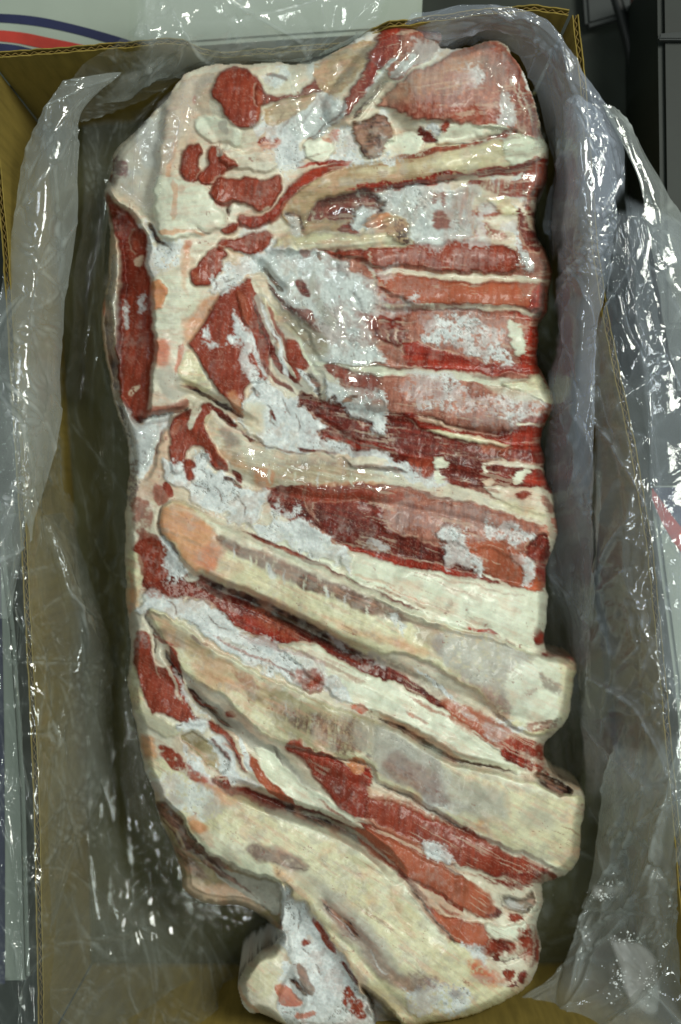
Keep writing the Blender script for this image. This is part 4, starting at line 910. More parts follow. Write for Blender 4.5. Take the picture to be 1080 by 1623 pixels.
for pts, m_ in (([(585,398),(592,430),(590,460)], 'fat'), ([(640,300),(652,340),(648,385)], 'grey'), ([(655,662),(700,676),(735,686)], 'pinkfat'), ([(540,735),(600,738),(650,750)], 'brown'), ([(650,775),(700,790),(760,800)], 'purple'), ([(745,1130),(790,1150),(830,1160)], 'purple'), ([(820,1392),(860,1384),(884,1376)], 'dlean'), ([(760,1384),(820,1392),(872,1386)], 'dlean'), ([(770,1400),(830,1404),(860,1400)], 'dlean'), ([(838,1150),(870,1146),(890,1140)], 'brown'), ([(846,1160),(872,1156)], 'dlean'), ([(836,1452),(852,1440),(858,1425)], 'white'), ([(240,1300),(262,1330),(280,1360)], 'brown'), ([(252,1290),(275,1318),(300,1350)], 'tan'), ([(300,1340),(340,1380),(380,1404)], 'brown'), ([(205,900),(212,940),(210,980)], 'orange')):
    S(m_, pts, [1.5, 3, 1.5], op=0.75, w=3)
S('brown', [(560,1128),(552,1160),(545,1185)], 1.3, op=0.6); S('brown', [(520,1120),(510,1150),(498,1170)], 1.3, op=0.6); S('brown', [(480,1105),(475,1135)], 1.3, op=0.6)
for i in range(9):
    x0 = 500 + i * 10
    S('tan', [(x0 + 14, 1122 + i * 3), (x0 + 4, 1150 + i * 2), (x0 - 6, 1176 + i * 2)], 1.2, op=0.7, w=3)
S('white', [(468,1282),(520,1300),(580,1330),(630,1376)], 2, op=0.6, w=3)
S('salmon', [(560,1296),(620,1316),(670,1340)], [2,4,3], op=0.7, w=4)
# --- broken border between the white film-frost and the upper lean bands, and other soft joins
for q in ([(560,402),(600,396),(612,410),(590,424),(566,418)], [(575,440),(606,444),(612,462),(590,466)], [(572,500),(604,494),(612,540),(590,552),(578,530)]):
    P('lean', q, w=10, f=6, op=0.8, brk=('med', 0.35, 0.3), fine=5)
P('frost', [(570,466),(620,470),(668,480),(620,490),(575,494)], w=8, op=0.8)
P('frost', [(585,420),(615,424),(640,436),(600,440)], w=8, op=0.5)
P('frost', [(740,300),(768,310),(764,350),(772,384),(742,386)], w=8, op=0.7)
P('pink', [(720,310),(750,305),(756,350),(742,372),(724,350)], w=8, f=6, op=0.5, brk=('cross', 0.35, 0.3))
P('grey', [(560,1150),(592,1148),(625,1180),(610,1205),(575,1198)], w=8, f=8, op=0.6)
for a, b, c_, m_, wd in ((330,1003,120,'lean',2), (420,1046,70,'dlean',2), (640,1100,80,'salmon',2.5), (500,1268,60,'lean',2.5), (300,1100,50,'lean',2), (350,1178,40,'salmon',2.5), (600,925,80,'rust',1.2), (240,1005,40,'red',3), (640,1276,80,'red',2.5), (700,1338,70,'lean',3), (560,905,70,'pinkfat',3), (700,1175,60,'pinkfat',3)):
    sl_ = float(np.interp(b - np.interp(b, _vt, _st) * (a - 850), _vt, _st))
    S(m_, [(a, b), (a + c_ * 0.5, b + c_ * 0.5 * sl_ + 3), (a + c_, b + c_ * sl_)], [wd * 0.5, wd, wd * 0.5], op=0.8, w=3)
# --- more lean between the pale strips
P('lean', [(206,800),(222,790),(236,800),(242,830),(236,850),(222,845),(210,830)], w=4, op=0.8, brk=('med', 0.25, 0.25))
P('lean', [(240,770),(262,768),(268,790),(256,802),(246,800)], w=3, op=0.85)
P('red', [(380,1000),(440,1018),(520,1045),(580,1075),(560,1078),(500,1050),(430,1030),(385,1012)], w=4, op=0.5, brk=('along', 0.4, 0.25))
P('lean', [(370,1062),(400,1072),(416,1090),(398,1092),(376,1080)], w=4, op=0.6, brk=('fine', 0.35, 0.25))
P('lean', [(470,1064),(505,1062),(520,1080),(506,1098),(482,1094)], w=4, op=0.8, brk=('fine', 0.25, 0.25))
P('salmon', [(700,1105),(760,1128),(800,1152),(830,1175),(800,1184),(750,1168),(715,1140)], w=4, op=0.8, brk=('along', 0.3, 0.3))
P('red', [(786,1176),(830,1176),(862,1196),(868,1222),(838,1216),(806,1200)], w=4, op=0.8, brk=('med', 0.3, 0.25))
P('lean', [(250,1180),(275,1186),(306,1218),(330,1236),(318,1242),(286,1226),(262,1206)], w=4, op=0.85, brk=('fine', 0.3, 0.25))
P('rust', [(300,1222),(350,1240),(382,1256),(356,1258),(316,1244)], w=4, op=0.5, f=4, brk=('fine', 0.35, 0.25))
P('dlean', [(340,1232),(400,1256),(450,1276),(430,1284),(380,1266),(346,1248)], w=3, op=0.8)
P('lean', [(775,1488),(815,1496),(812,1516),(780,1520),(762,1508)], w=4, op=0.7, brk=('med', 0.3, 0.25))
P('lean', [(820,1478),(845,1468),(854,1500),(850,1530),(832,1530),(822,1505)], w=4, op=0.75, brk=('cross', 0.35, 0.25))
P('rust', [(736,1526),(770,1530),(800,1552),(790,1568),(756,1562)], w=5, op=0.6, f=4, brk=('fine', 0.4, 0.25))
P('lean', [(700,1290),(760,1318),(820,1350),(870,1376),(830,1372),(760,1342),(704,1308)], w=4, op=0.6, brk=('along', 0.35, 0.25))
P('lean', [(595,480),(640,474),(700,482),(690,492),(640,500),(600,500)], w=5, op=0.6, brk=('fine', 0.35, 0.25))
P('red', [(646,560),(700,572),(780,578),(850,584),(852,592),(760,592),(680,586),(640,574)], w=4, op=0.8)
P('dlean', [(600,690),(680,708),(760,716),(860,716),(862,732),(780,728),(690,722),(610,708)], w=4, op=0.7)
P('lean', [(440,775),(520,768),(590,772),(640,786),(620,800),(540,796),(470,794)], w=4, op=0.7, brk=('cross', 0.2, 0.3))
S('red', [(640,905),(720,922),(800,938),(852,950)], [1, 2, 2, 1], op=0.4, w=3)
# --- procedural finish on the traced fields: marbling, frost dust, blush, hairline cracks
def ridge(n, w):
    return np.clip(1 - np.abs(n - 0.5) / w, 0, 1)
_mar = fbm(X / 13 + WX * 1.2, V / 30 + WY * 1.2, 121, 4, 0.6)
_mar2 = fbm(X / 9 + WX2 * 0.6, Y / 9 + WY2 * 0.6, 131, 3, 0.6)
_dustreg = fbm(X / 70, Y / 70, 141, 3)
_dustreg = sstep(0.48, 0.75, _dustreg)
def blend(col, m, fro=None):
    m3 = m[..., None]
    ALB[:] = ALB * (1 - m3) + lin(col) * m3
    if fro is not None:
        FRO[:] = FRO * (1 - m) + fro * m
LEAN = np.clip(LEAN, 0, 1)
ALB *= (1 + LEAN * (NZ['cross'] - 0.5) * 0.5 + LEAN * (NZ['blot'] - 0.5) * 0.4 + LEAN * (fbm(X / 2.4 + 0.02 * V, V / 26, 281, 2) - 0.5) * 0.3)[..., None]
blend((206, 166, 146), LEAN * ridge(_mar, 0.016) * 0.2)
_mar3 = fbm(X / 40 + WX * 0.7, V / 6 + WY * 0.7, 125, 4, 0.6)
blend((204, 168, 150), LEAN * ridge(_mar3, 0.02) * 0.2)
blend((200, 150, 132), LEAN * ridge(_mar2, 0.03) * 0.12)
_dry = sstep(0.5, 0.85, NZ['med'] * 0.5 + NZ['cross'] * 0.5) * LEAN * 0.35
blend((160, 100, 80), _dry * 0.3, 0.3)
_al2 = fbm(X / 45 + WX, V / 4.2 + WY, 221, 3, 0.6)
_pm = fbm(X / 55, Y / 55, 231, 3)
blend((206, 192, 170), LEAN * sstep(0.6, 0.72, _al2) * sstep(0.45, 0.6, _pm) * 0.4 * sstep(420, 560, X))
blend((132, 62, 44), (1 - LEAN) * (1 - FRO) * sstep(0.64, 0.74, _al2) * sstep(0.5, 0.62, 1 - _pm) * 0.45 * sstep(420, 560, X))
_dust = _dustreg * sstep(0.38, 0.85, NZ['fine'] * 0.4 + NZ['spk'] * 0.12 + NZ['med'] * 0.48) * 0.2
blend((190, 190, 180), _dust * (0.35 + 0.65 * LEAN), 1.0)
_fat = (1 - LEAN) * (1 - np.clip(FRO * 1.3, 0, 1))
blend((208, 158, 130), _fat * sstep(0.56, 0.8, fbm(X / 30, Y / 30, 151, 4)) * 0.4)
blend((186, 160, 118), _fat * sstep(0.5, 0.8, NZ['along']) * 0.15)
blend((176, 172, 160), _fat * sstep(0.55, 0.9, NZ['med']) * 0.4)
ALB *= (1 + _fat * (NZ['fine'] - 0.5) * 0.16)[..., None]
_f3 = fbm(X / 70, V / 2.6, 251, 3, 0.6)
ALB *= (1 + _fat * (_f3 - 0.5) * 0.2)[..., None]
blend((206, 150, 128), _fat * sstep(0.55, 0.75, fbm(X / 34, V / 9, 255, 4, 0.6)) * 0.32)
blend((150, 138, 122), _fat * sstep(0.58, 0.8, fbm(X / 24, V / 12, 261, 4, 0.6)) * 0.38)
_sp = vnoise(X / 2.6, Y / 2.6, 271) * vnoise(X / 11, Y / 11, 273)
blend((128, 52, 38), (1 - LEAN) * sstep(0.72, 0.86, _sp) * 0.6)
HGT += _fat * ((_f3 - 0.5) * 0.3 + (NZ['fine'] - 0.5) * 0.25)
_icy = sstep(0.55, 0.9, FRO)
_crk = ridge(fbm(X / 15 + WX2 * 0.8, Y / 15 + WY2 * 0.8, 161, 3, 0.6), 0.022) * sstep(0.45, 0.6, fbm(X / 45, Y / 45, 171, 2)) * _icy
blend((92, 84, 72), _crk * 0.85)  # thin shade inside the cracks, painted as a darker colour
ALB *= (1 + _icy * (NZ['spk'] - 0.5) * 0.28)[..., None]
HGT += _icy * ((NZ['fine'] - 0.5) * 0.9 + (NZ['spk'] - 0.5) * 0.4) - _crk * 1.6
HGT += LEAN * ((NZ['cross'] - 0.5) * 0.3 - ridge(_mar, 0.05) * 0.25) + _fat * (NZ['med'] - 0.5) * 0.35
HGT += (fbm(X / 45, Y / 45, 181, 4) - 0.5) * 4

def blur(A, n=1):
    for _ in range(n):
        A = np.pad(A, 1, mode='edge')
        A = (A[:-2] + 2 * A[1:-1] + A[2:]) / 4
        A = (A[:, :-2] + 2 * A[:, 1:-1] + A[:, 2:]) / 4
    return A
HGT = blur(HGT, 1)
_low = poly_dist(chaikin([(240,1270),(262,1268),(285,1292),(302,1326),(330,1356),(400,1386),(436,1402),(446,1450),(432,1490),(380,1470),(240,1440)]), X, Y)
_low = sstep(-10, 10, _low)
Z_EDGE = 0.05 - 0.026 * _low + 0.075 * sstep(330, 140, Y) + 0.05 * sstep(1480, 1600, Y)
_R = 17.0
_ztop = 0.122 + 0.012 * sstep(420, 150, Y) + 0.004 * sstep(1400, 1600, Y) + (fbm(X / 140, Y / 140, 191, 2) - 0.5) * 0.014
_ztop -= 0.012 * sstep(0, 1, (X - 700) / 240) + 0.010 * sstep(0, 1, (300 - X) / 150)
_prof = np.sqrt(np.clip(1 - (1 - np.clip(D_OUT / _R, 0, 1)) ** 2, 0, 1))
Z = Z_EDGE + (_ztop - Z_EDGE) * _prof + HGT * 0.001 * (0.25 + 0.75 * sstep(0, 14, D_OUT))
Z = np.maximum(Z, 0.02)
ZM = Z.copy()                                  # height used to place the vertex under its traced point
_out = D_OUT < 0
Z = np.where(_out, np.maximum(Z * (1 + D_OUT / 6.5), 0.005), Z)
PX, PY = (X - CX) * (CAM_H - ZM) / FPX, -(Y - CY) * (CAM_H - ZM) / FPX
POS = np.stack([PX, PY, Z], -1)
_side = sstep(3, -1, D_OUT)[..., None]              # the cut sides carry broad colour only
ALB = ALB * (1 - _side) + np.stack([blur(ALB[..., c], 14) for c in range(3)], -1) * _side * 0.92

def meat_z(px, py):
    return float(bilin(np.where(D_OUT > 0, Z, 0.0), np.array([(px - GX0) / GS]), np.array([(py - GY0) / GS]))[0])

# ------------------------------------------------------------------ node helpers
def new_mat(name):
    m = bpy.data.materials.new(name); m.use_nodes = True
    nt = m.node_tree; nt.nodes.clear()
    out = nt.nodes.new('ShaderNodeOutputMaterial')
    return m, nt, out
def N(nt, typ, **kw):
    n = nt.nodes.new(typ)
    for k, v in kw.items():
        if k.startswith('_'): setattr(n, k[1:], v)
        else: n.inputs[k.replace('__', ' ')].default_value = v
    return n
def L(nt, a, b): nt.links.new(a, b)
def math_n(nt, op, a, b=None, clamp=False):
    n = nt.nodes.new('ShaderNodeMath'); n.operation = op; n.use_clamp = clamp
    for i, v in enumerate((a, b)):
        if v is None: continue
        if isinstance(v, (int, float)): n.inputs[i].default_value = v
        else: nt.links.new(v, n.inputs[i])
    return n.outputs[0]
def noise_n(nt, scale, detail=3, rough=0.55, vec=None, dist=0.0):
    n = nt.nodes.new('ShaderNodeTexNoise')
    n.inputs['Scale'].default_value = scale; n.inputs['Detail'].default_value = detail
    n.inputs['Roughness'].default_value = rough; n.inputs['Distortion'].default_value = dist
    if vec is not None: nt.links.new(vec, n.inputs['Vector'])
    return n
def ramp_n(nt, fac, stops):
    r = nt.nodes.new('ShaderNodeValToRGB')
    el = r.color_ramp.elements
    while len(el) < len(stops): el.new(0.5)
    for e, (p, c) in zip(el, stops):
        e.position = p; e.color = (*c, 1) if len(c) == 3 else c
    nt.links.new(fac, r.inputs[0]); return r

def mat_meat():
    m, nt, out = new_mat('raw_beef')
    bs = N(nt, 'ShaderNodeBsdfPrincipled')
    at = N(nt, 'ShaderNodeAttribute', _attribute_name='albedo')
    aw = N(nt, 'ShaderNodeAttribute', _attribute_name='wet')
    af = N(nt, 'ShaderNodeAttribute', _attribute_name='frost')
    tc = N(nt, 'ShaderNodeTexCoord')
    n1 = noise_n(nt, 420, 4, 0.65, tc.outputs['Object'])
    n2 = noise_n(nt, 1500, 2, 0.6, tc.outputs['Object'])
    v = math_n(nt, 'ADD', math_n(nt, 'MULTIPLY', n1.outputs[0], 0.2), math_n(nt, 'MULTIPLY', n2.outputs[0], 0.16))
    v = math_n(nt, 'ADD', v, 0.82)
    mx = nt.nodes.new('ShaderNodeVectorMath'); mx.operation = 'SCALE'
    L(nt, at.outputs['Color'], mx.inputs[0]); L(nt, v, mx.inputs['Scale'])
    L(nt, mx.outputs[0], bs.inputs['Base Color'])
    r = math_n(nt, 'SUBTRACT', 0.66, math_n(nt, 'MULTIPLY', aw.outputs['Fac'], 0.42))
    r = math_n(nt, 'ADD', r, math_n(nt, 'MULTIPLY', math_n(nt, 'SUBTRACT', n1.outputs[0], 0.5), 0.5))
    r = math_n(nt, 'ADD', r, math_n(nt, 'MULTIPLY', af.outputs['Fac'], 0.15), clamp=True)
    L(nt, r, bs.inputs['Roughness'])
    L(nt, math_n(nt, 'ADD', 0.15, math_n(nt, 'MULTIPLY', math_n(nt, 'SUBTRACT', 1.0, N(nt, 'ShaderNodeAttribute', _attribute_name='lean').outputs['Fac']), 0.3)), bs.inputs['Specular IOR Level'])
    bs.inputs['Subsurface Weight'].default_value = 0.05
    bs.inputs['Subsurface Radius'].default_value = (1.0, 0.35, 0.25)
    bs.inputs['Subsurface Scale'].default_value = 0.003
    bs.inputs['Coat Weight'].default_value = 0.16
    bs.inputs['Coat Roughness'].default_value = 0.2
    bp = N(nt, 'ShaderNodeBump', Strength=0.3, Distance=0.001)
    h = math_n(nt, 'ADD', n1.outputs[0], math_n(nt, 'MULTIPLY', n2.outputs[0], 0.5))
    L(nt, h, bp.inputs['Height']); L(nt, bp.outputs[0], bs.inputs['Normal'])
    L(nt, bs.outputs[0], out.inputs[0])
    return m
M_MEAT = mat_meat()

# ------------------------------------------------------------------ the slab of beef: one surface, cut into its parts
def build_slab():
    t = thing('beef_slab', 'large frozen slab of raw beef brisket with ribs, fat and frost lying in the open box', 'meat', (0, 0, 0.005))
    ok = D_OUT > -6.4
    f = ok[:-1, :-1] & ok[1:, :-1] & ok[1:, 1:] & ok[:-1, 1:]
    idx = np.arange(NY * NX).reshape(NY, NX)
    Q = np.stack([idx[:-1, :-1], idx[1:, :-1], idx[1:, 1:], idx[:-1, 1:]], -1)[f]
    pid = PART[:-1, :-1][f]
    dy = np.gradient(POS, axis=0); dx = np.gradient(POS, axis=1)
    nr = np.cross(dx, -dy); nr /= np.linalg.norm(nr, axis=-1, keepdims=True) + 1e-12
    nr = nr.reshape(-1, 3); pos = POS.reshape(-1, 3) - np.array([0, 0, 0.005])
    alb = np.concatenate([np.clip(ALB, 0.003, 0.92), np.ones((NY, NX, 1))], -1).reshape(-1, 4)
    w, fr = WET.ravel(), FRO.ravel()
    for k, (nm, lab) in enumerate(PART_NAMES):
        q = Q[pid == k]
        if len(q) < 12: continue
        u, inv = np.unique(q, return_inverse=True)
        o = quads(nm, pos[u], inv.reshape(-1, 4), M_MEAT, t)
        if lab: o['label'] = lab
        me = o.data
        a = me.attributes.new('albedo', 'FLOAT_COLOR', 'POINT'); a.data.foreach_set('color', alb[u].astype(np.float32).ravel())
        a = me.attributes.new('wet', 'FLOAT', 'POINT'); a.data.foreach_set('value', w[u].astype(np.float32))
        a = me.attributes.new('frost', 'FLOAT', 'POINT'); a.data.foreach_set('value', fr[u].astype(np.float32))
        a = me.attributes.new('lean', 'FLOAT', 'POINT'); a.data.foreach_set('value', LEAN.ravel()[u].astype(np.float32))
        me.normals_split_custom_set_from_vertices(nr[u].tolist())
build_slab()
# ------------------------------------------------------------------ plain materials
def mat_simple(name, col, rough=0.6, spec=0.4, var=0.25, scale=60, bump=0.0, detail=4, stretch=None):
    m, nt, out = new_mat(name)
    bs = N(nt, 'ShaderNodeBsdfPrincipled')
    tc = N(nt, 'ShaderNodeTexCoord')
    vec = tc.outputs['Object']
    if stretch:
        mp = N(nt, 'ShaderNodeMapping', Scale=stretch); L(nt, vec, mp.inputs[0]); vec = mp.outputs[0]
    n = noise_n(nt, scale, detail, 0.6, vec)
    c = lin(col)
    if name == 'cardboard':
        big = noise_n(nt, 9, 5, 0.65, tc.outputs['Object'])
        n2_ = math_n(nt, 'ADD', math_n(nt, 'MULTIPLY', n.outputs[0], 0.5), math_n(nt, 'MULTIPLY', big.outputs[0], 0.5))
        r = ramp_n(nt, n2_, [(0.36, tuple(c * 0.72)), (0.5, tuple(c)), (0.64, tuple(c * 1.22))])
        L(nt, r.outputs[0], bs.inputs['Base Color'])
    if name != 'cardboard':
      r = ramp_n(nt, n.outputs[0], [(0.3, tuple(c * (1 - var))), (0.7, tuple(np.minimum(c * (1 + var), 0.9)))])
    L(nt, r.outputs[0], bs.inputs['Base Color'])
    bs.inputs['Roughness'].default_value = rough
    bs.inputs['Specular IOR Level'].default_value = spec
    if bump:
        b = N(nt, 'ShaderNodeBump', Strength=bump, Distance=0.002)
        L(nt, n.outputs[0], b.inputs['Height']); L(nt, b.outputs[0], bs.inputs['Normal'])
    L(nt, bs.outputs[0], out.inputs[0])
    return m
M_CARD = mat_simple('cardboard', (130, 114, 56), 0.85, 0.15, 0.14, 35, 0.12, 6, (6, 6, 0.6))
M_CARD_SHADE = mat_simple('shaded_card', (80, 78, 46), 0.85, 0.15, 0.2, 12, 0.1, 5)  # darker than the walls: shade on the box floor put into its colour
M_EDGE = mat_simple('cardboard_edge', (112, 94, 52), 0.9, 0.1, 0.25, 300)
M_WHITE = mat_simple('white_carton', (152, 163, 152), 0.55, 0.35, 0.06, 14)
M_NAVY = mat_simple('navy_ink', (32, 38, 72), 0.5, 0.35, 0.2, 60)
M_RED = mat_simple('red_ink', (168, 52, 40), 0.5, 0.35, 0.15, 60)
M_FLOOR = mat_simple('concrete', (44, 50, 45), 0.7, 0.3, 0.25, 18, 0.2)
M_HOSE = mat_simple('black_rubber', (18, 22, 22), 0.5, 0.4, 0.2, 80)
M_PIPE = mat_simple('brown_pipe', (84, 62, 54), 0.5, 0.4, 0.25, 30)
M_CRATE = mat_simple('dark_green_plastic', (20, 30, 25), 0.6, 0.4, 0.25, 25)
M_SACK = mat_simple('dark_blue_film', (34, 46, 58), 0.25, 0.5, 0.4, 22, 0.6)
M_BOARD = mat_simple('grey_board', (54, 58, 58), 0.7, 0.3, 0.12, 20)

# ------------------------------------------------------------------ ground
gp = np.array([[[-2, 2.2, -0.004], [-2, -2.2, -0.004]], [[2, 2.2, -0.004], [2, -2.2, -0.004]]])
g = grid_mesh('floor', gp, M_FLOOR); g['kind'] = 'structure'; g['label'] = 'dark concrete floor under the boxes'

# ------------------------------------------------------------------ corrugated box
RIM = 0.145
BOX_OFF = (0.0, 0.0, 0.0)
box = thing('cardboard_box', 'open brown corrugated cardboard box lined with clear film around the meat', 'box', BOX_OFF)

def wall(path_px, tops, thick=0.0042, flute=0.0056, name='wall'):
    """path: rim line in photo px (outer face on the left of travel); tops: (fraction, height) profile"""
    p = np.array([W(a, b, RIM)[:2] for a, b in path_px])
    seg = np.hypot(*(p[1:] - p[:-1]).T); s = np.concatenate([[0], np.cumsum(seg)]); Lw = s[-1]
    n = max(int(Lw / 0.0012), 4)
    t = np.linspace(0, Lw, n)
    c = np.stack([np.interp(t, s, p[:, 0]), np.interp(t, s, p[:, 1])], 1)
    tg = np.gradient(c, axis=0); tg /= np.linalg.norm(tg, axis=1, keepdims=True)
    nl = np.stack([-tg[:, 1], tg[:, 0]], 1)
    tp = np.interp(t / Lw, [a for a, _ in tops], [b for _, b in tops])
    tp = tp + (fbm(t * 120, t * 0 + Lw, 201, 3) - 0.5) * 0.0048
    def sheet(off0, off1, dz):
        A = c + nl * off0; B = c + nl * off1
        z1 = tp + dz
        rows = [np.c_[A, np.full(n, 0.0)], np.c_[A, z1], np.c_[B, z1], np.c_[B, np.full(n, 0.0)]]
        return np.stack(rows, 0)
    h = thick / 2
    V, Q = [], []
    for a, b in ((-h, -h + 0.0007), (h - 0.0007, h)):
        R = sheet(a, b, 0.0)
        base = sum(len(v) for v in V); V.append(R.reshape(-1, 3))
        idx = np.arange(4 * n).reshape(4, n) + base
        Q.append(np.stack([idx[:-1, :-1], idx[:-1, 1:], idx[1:, 1:], idx[1:, :-1]], -1).reshape(-1, 4))
    w = quads(name, np.concatenate(V), np.concatenate(Q), M_CARD, box, smooth=False)
    ph = np.sin(t / flute * 2 * np.pi + 3 * fbm(t * 60, t * 0 + 3, 221, 3)) * (0.35 + 0.8 * fbm(t * 70, t * 0 + 9, 223, 3))
    ph = np.clip(ph, -1.1, 1.1)
    A = c + nl * (ph * (h - 0.0011) - 0.0003)[:, None]; B = c + nl * (ph * (h - 0.0011) + 0.0003)[:, None]
    z1 = tp - 0.0006 - 0.0008 * vnoise(t * 300, t * 0, 211)
    R = np.stack([np.c_[A, z1 * 0 + 0.12 * 0], np.c_[A, z1], np.c_[B, z1], np.c_[B, z1 * 0]], 0)
    idx = np.arange(4 * n).reshape(4, n)
    fl = quads('fluting', R.reshape(-1, 3), np.stack([idx[:-1, :-1], idx[:-1, 1:], idx[1:, 1:], idx[1:, :-1]], -1).reshape(-1, 4), M_EDGE, w, smooth=False)
    return w
TL, TR, BR, BL = (-20, 92), (908, 17), (1098, 1606), (64, 1612)
wall([(-16, 88), (200, 70), (470, 46), (650, 34), (780, 16), (860, 12), (902, 20)],
     [(0, RIM), (0.31, RIM), (0.335, RIM - 0.006), (0.36, RIM - 0.022), (0.39, RIM - 0.032), (0.62, RIM - 0.032), (0.66, RIM - 0.012), (0.69, RIM), (1, RIM)])
wall([(912, 24), (924, 120), (944, 400), (960, 500), (1002, 700), (1030, 860), (1044, 1000), (1072, 1300), (1104, 1660)], [(0, RIM), (1, RIM)])
wall([(1096, 1664), (560, 1668), (74, 1666)], [(0, RIM), (1, RIM)])
wall([(66, 1660), (58, 1250), (40, 900), (8, 380), (-20, 98)], [(0, RIM), (1, RIM)])
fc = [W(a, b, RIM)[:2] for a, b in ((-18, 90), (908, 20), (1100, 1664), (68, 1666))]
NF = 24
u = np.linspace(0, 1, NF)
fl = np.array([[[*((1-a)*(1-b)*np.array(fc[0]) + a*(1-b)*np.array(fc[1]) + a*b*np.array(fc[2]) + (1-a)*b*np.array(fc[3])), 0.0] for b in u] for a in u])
grid_mesh('bottom', fl[::-1], M_CARD_SHADE, box)

# ------------------------------------------------------------------ neighbouring cartons with printed stripes
def box_faces(pts, z0, z1):
    n = len(pts)
    v = [(x, y, z0) for x, y in pts] + [(x, y, z1) for x, y in pts]
    f = [tuple(range(n, 2 * n))] + [(i, (i + 1) % n, n + (i + 1) % n, n + i) for i in range(n)] + [tuple(range(n - 1, -1, -1))]
    return v, f
def bevel_box(name, px_pts, z0, z1, mat, parent=None, r=0.003):
    pts = [W(a, b, z1)[:2] for a, b in px_pts]
    import bmesh
    v, f = box_faces(pts, z0, z1)
    bm = bmesh.new(); vs = [bm.verts.new(p) for p in v]
    for q in f: bm.faces.new([vs[i] for i in q])
    bmesh.ops.recalc_face_normals(bm, faces=bm.faces)
    bmesh.ops.bevel(bm, geom=list(bm.edges), offset=r, segments=2, affect='EDGES')
    me = bpy.data.meshes.new(name); bm.to_mesh(me); bm.free()
    me.materials.append(mat)
    return link(bpy.data.objects.new(name, me), parent)
def band(name, up, lo, z, mat, parent):
    """printed stripe between two px polylines, lying on a carton top"""
    up = chaikin(up, False, 3); lo = chaikin(lo, False, 3)
    n = 40
    def rs(p):
        s = np.concatenate([[0], np.cumsum(np.hypot(*(p[1:] - p[:-1]).T))]); t = np.linspace(0, s[-1], n)
        return np.stack([np.interp(t, s, p[:, 0]), np.interp(t, s, p[:, 1])], 1)
    a, b = rs(up), rs(lo)
    G = np.array([[W(*q, z) for q in b], [W(*q, z) for q in a]])
    o = grid_mesh(name, G, mat, parent)
    return o
cb = thing('printed_carton', 'white carton with curved navy and red stripes behind the top of the meat box', 'carton', group=None)
bevel_box('carton_body', [(-260, -420), (690, -420), (668, 46), (420, 62), (200, 78), (-260, 104)], 0.0, 0.060, M_WHITE, cb)
ZC = 0.0606
band('navy_stripe', [(-60, 20), (40, 22), (110, 36), (190, 58), (235, 74)], [(-60, 32), (40, 37), (110, 50), (180, 70), (222, 84)], ZC, M_NAVY, cb)
band('red_stripe', [(-60, 44), (30, 49), (80, 60), (120, 68), (150, 75)], [(-60, 62), (20, 66), (60, 75), (90, 80), (110, 84)], ZC, M_RED, cb)
band('navy_stripe', [(-60, 65), (20, 69), (50, 77), (62, 80)], [(-60, 80), (0, 82), (30, 84), (52, 85)], ZC, M_NAVY, cb)

cl = thing('printed_carton', 'pale green-white carton with a navy band along its side, left of the meat box', 'carton')
bevel_box('carton_body', [(-330, 800), (-4, 800), (22, 1000), (38, 1250), (46, 1556), (-330, 1566)], 0.0, 0.080, M_WHITE, cl)
band('navy_stripe', [(-2, 802), (4, 1000), (8, 1250), (8, 1560)], [(-120, 802), (-120, 1000), (-120, 1250), (-120, 1560)], 0.0806, M_NAVY, cl)

cr = thing('printed_carton', 'pale carton with a red and navy printed corner, right of the meat box', 'carton')
bevel_box('carton_body', [(1032, 770), (1400, 770), (1400, 1450), (1106, 1450), (1072, 1080)], 0.0, 0.070, M_WHITE, cr)
band('navy_stripe', [(1035, 772), (1060, 810), (1090, 850), (1180, 940)], [(1200, 772), (1200, 800), (1220, 840), (1240, 900)], 0.0706, M_NAVY, cr)
band('red_stripe', [(1034, 790), (1050, 830), (1080, 878), (1160, 960)], [(1034, 773), (1062, 812), (1092, 852), (1180, 940)], 0.0710, M_RED, cr)

# ------------------------------------------------------------------ floor clutter at the upper right
def tube(name, pts, r, mat, parent=None, seg=10):
    P3 = chaikin(np.array(pts, float), False, 3)
    T = np.gradient(P3, axis=0); T /= np.linalg.norm(T, axis=1, keepdims=True)
    up = np.array([0, 0, 1.0]); S1 = np.cross(T, up); S1 /= np.linalg.norm(S1, axis=1, keepdims=True) + 1e-9
    S2 = np.cross(S1, T)
    a = np.linspace(0, 2 * np.pi, seg + 1)
    G = P3[:, None] + r * (S1[:, None] * np.cos(a)[None, :, None] + S2[:, None] * np.sin(a)[None, :, None])
    return grid_mesh(name, G, mat, parent)
h = tube('rubber_hose', [W(960, -60, 0.012), W(985, 20, 0.012), W(1005, 100, 0.012), W(1016, 180, 0.012), W(1010, 260, 0.012), W(1004, 360, 0.012)], 0.0045, M_HOSE)
h['label'] = 'thin black hose curving over the dark floor beyond the box corner'; h['category'] = 'hose'
h = tube('brown_pipe', [W(1000, -60, 0.010), W(1018, 40, 0.010), W(1034, 140, 0.010), W(1036, 240, 0.010), W(1030, 400, 0.010)], 0.0055, M_PIPE)
h['label'] = 'thicker brown pipe running beside the black hose'; h['category'] = 'pipe'
c = thing('plastic_crate', 'dark green plastic crate at the upper right edge behind the hoses', 'crate')
bevel_box('side_wall', [(1044, -80), (1300, -80), (1300, 520), (1052, 520)], 0.0, 0.10, M_CRATE, c, 0.004)
bevel_box('rim', [(1046, 52), (1300, 30), (1300, 62), (1044, 62)], 0.1005, 0.106, M_BOARD, c, 0.001)
s = bevel_box('board', [(925, -30), (1004, -60), (1006, 20), (930, 42)], 0.0, 0.012, M_BOARD)
s['label'] = 'pale grey board lying on the floor beyond the right corner of the box'; s['category'] = 'board'
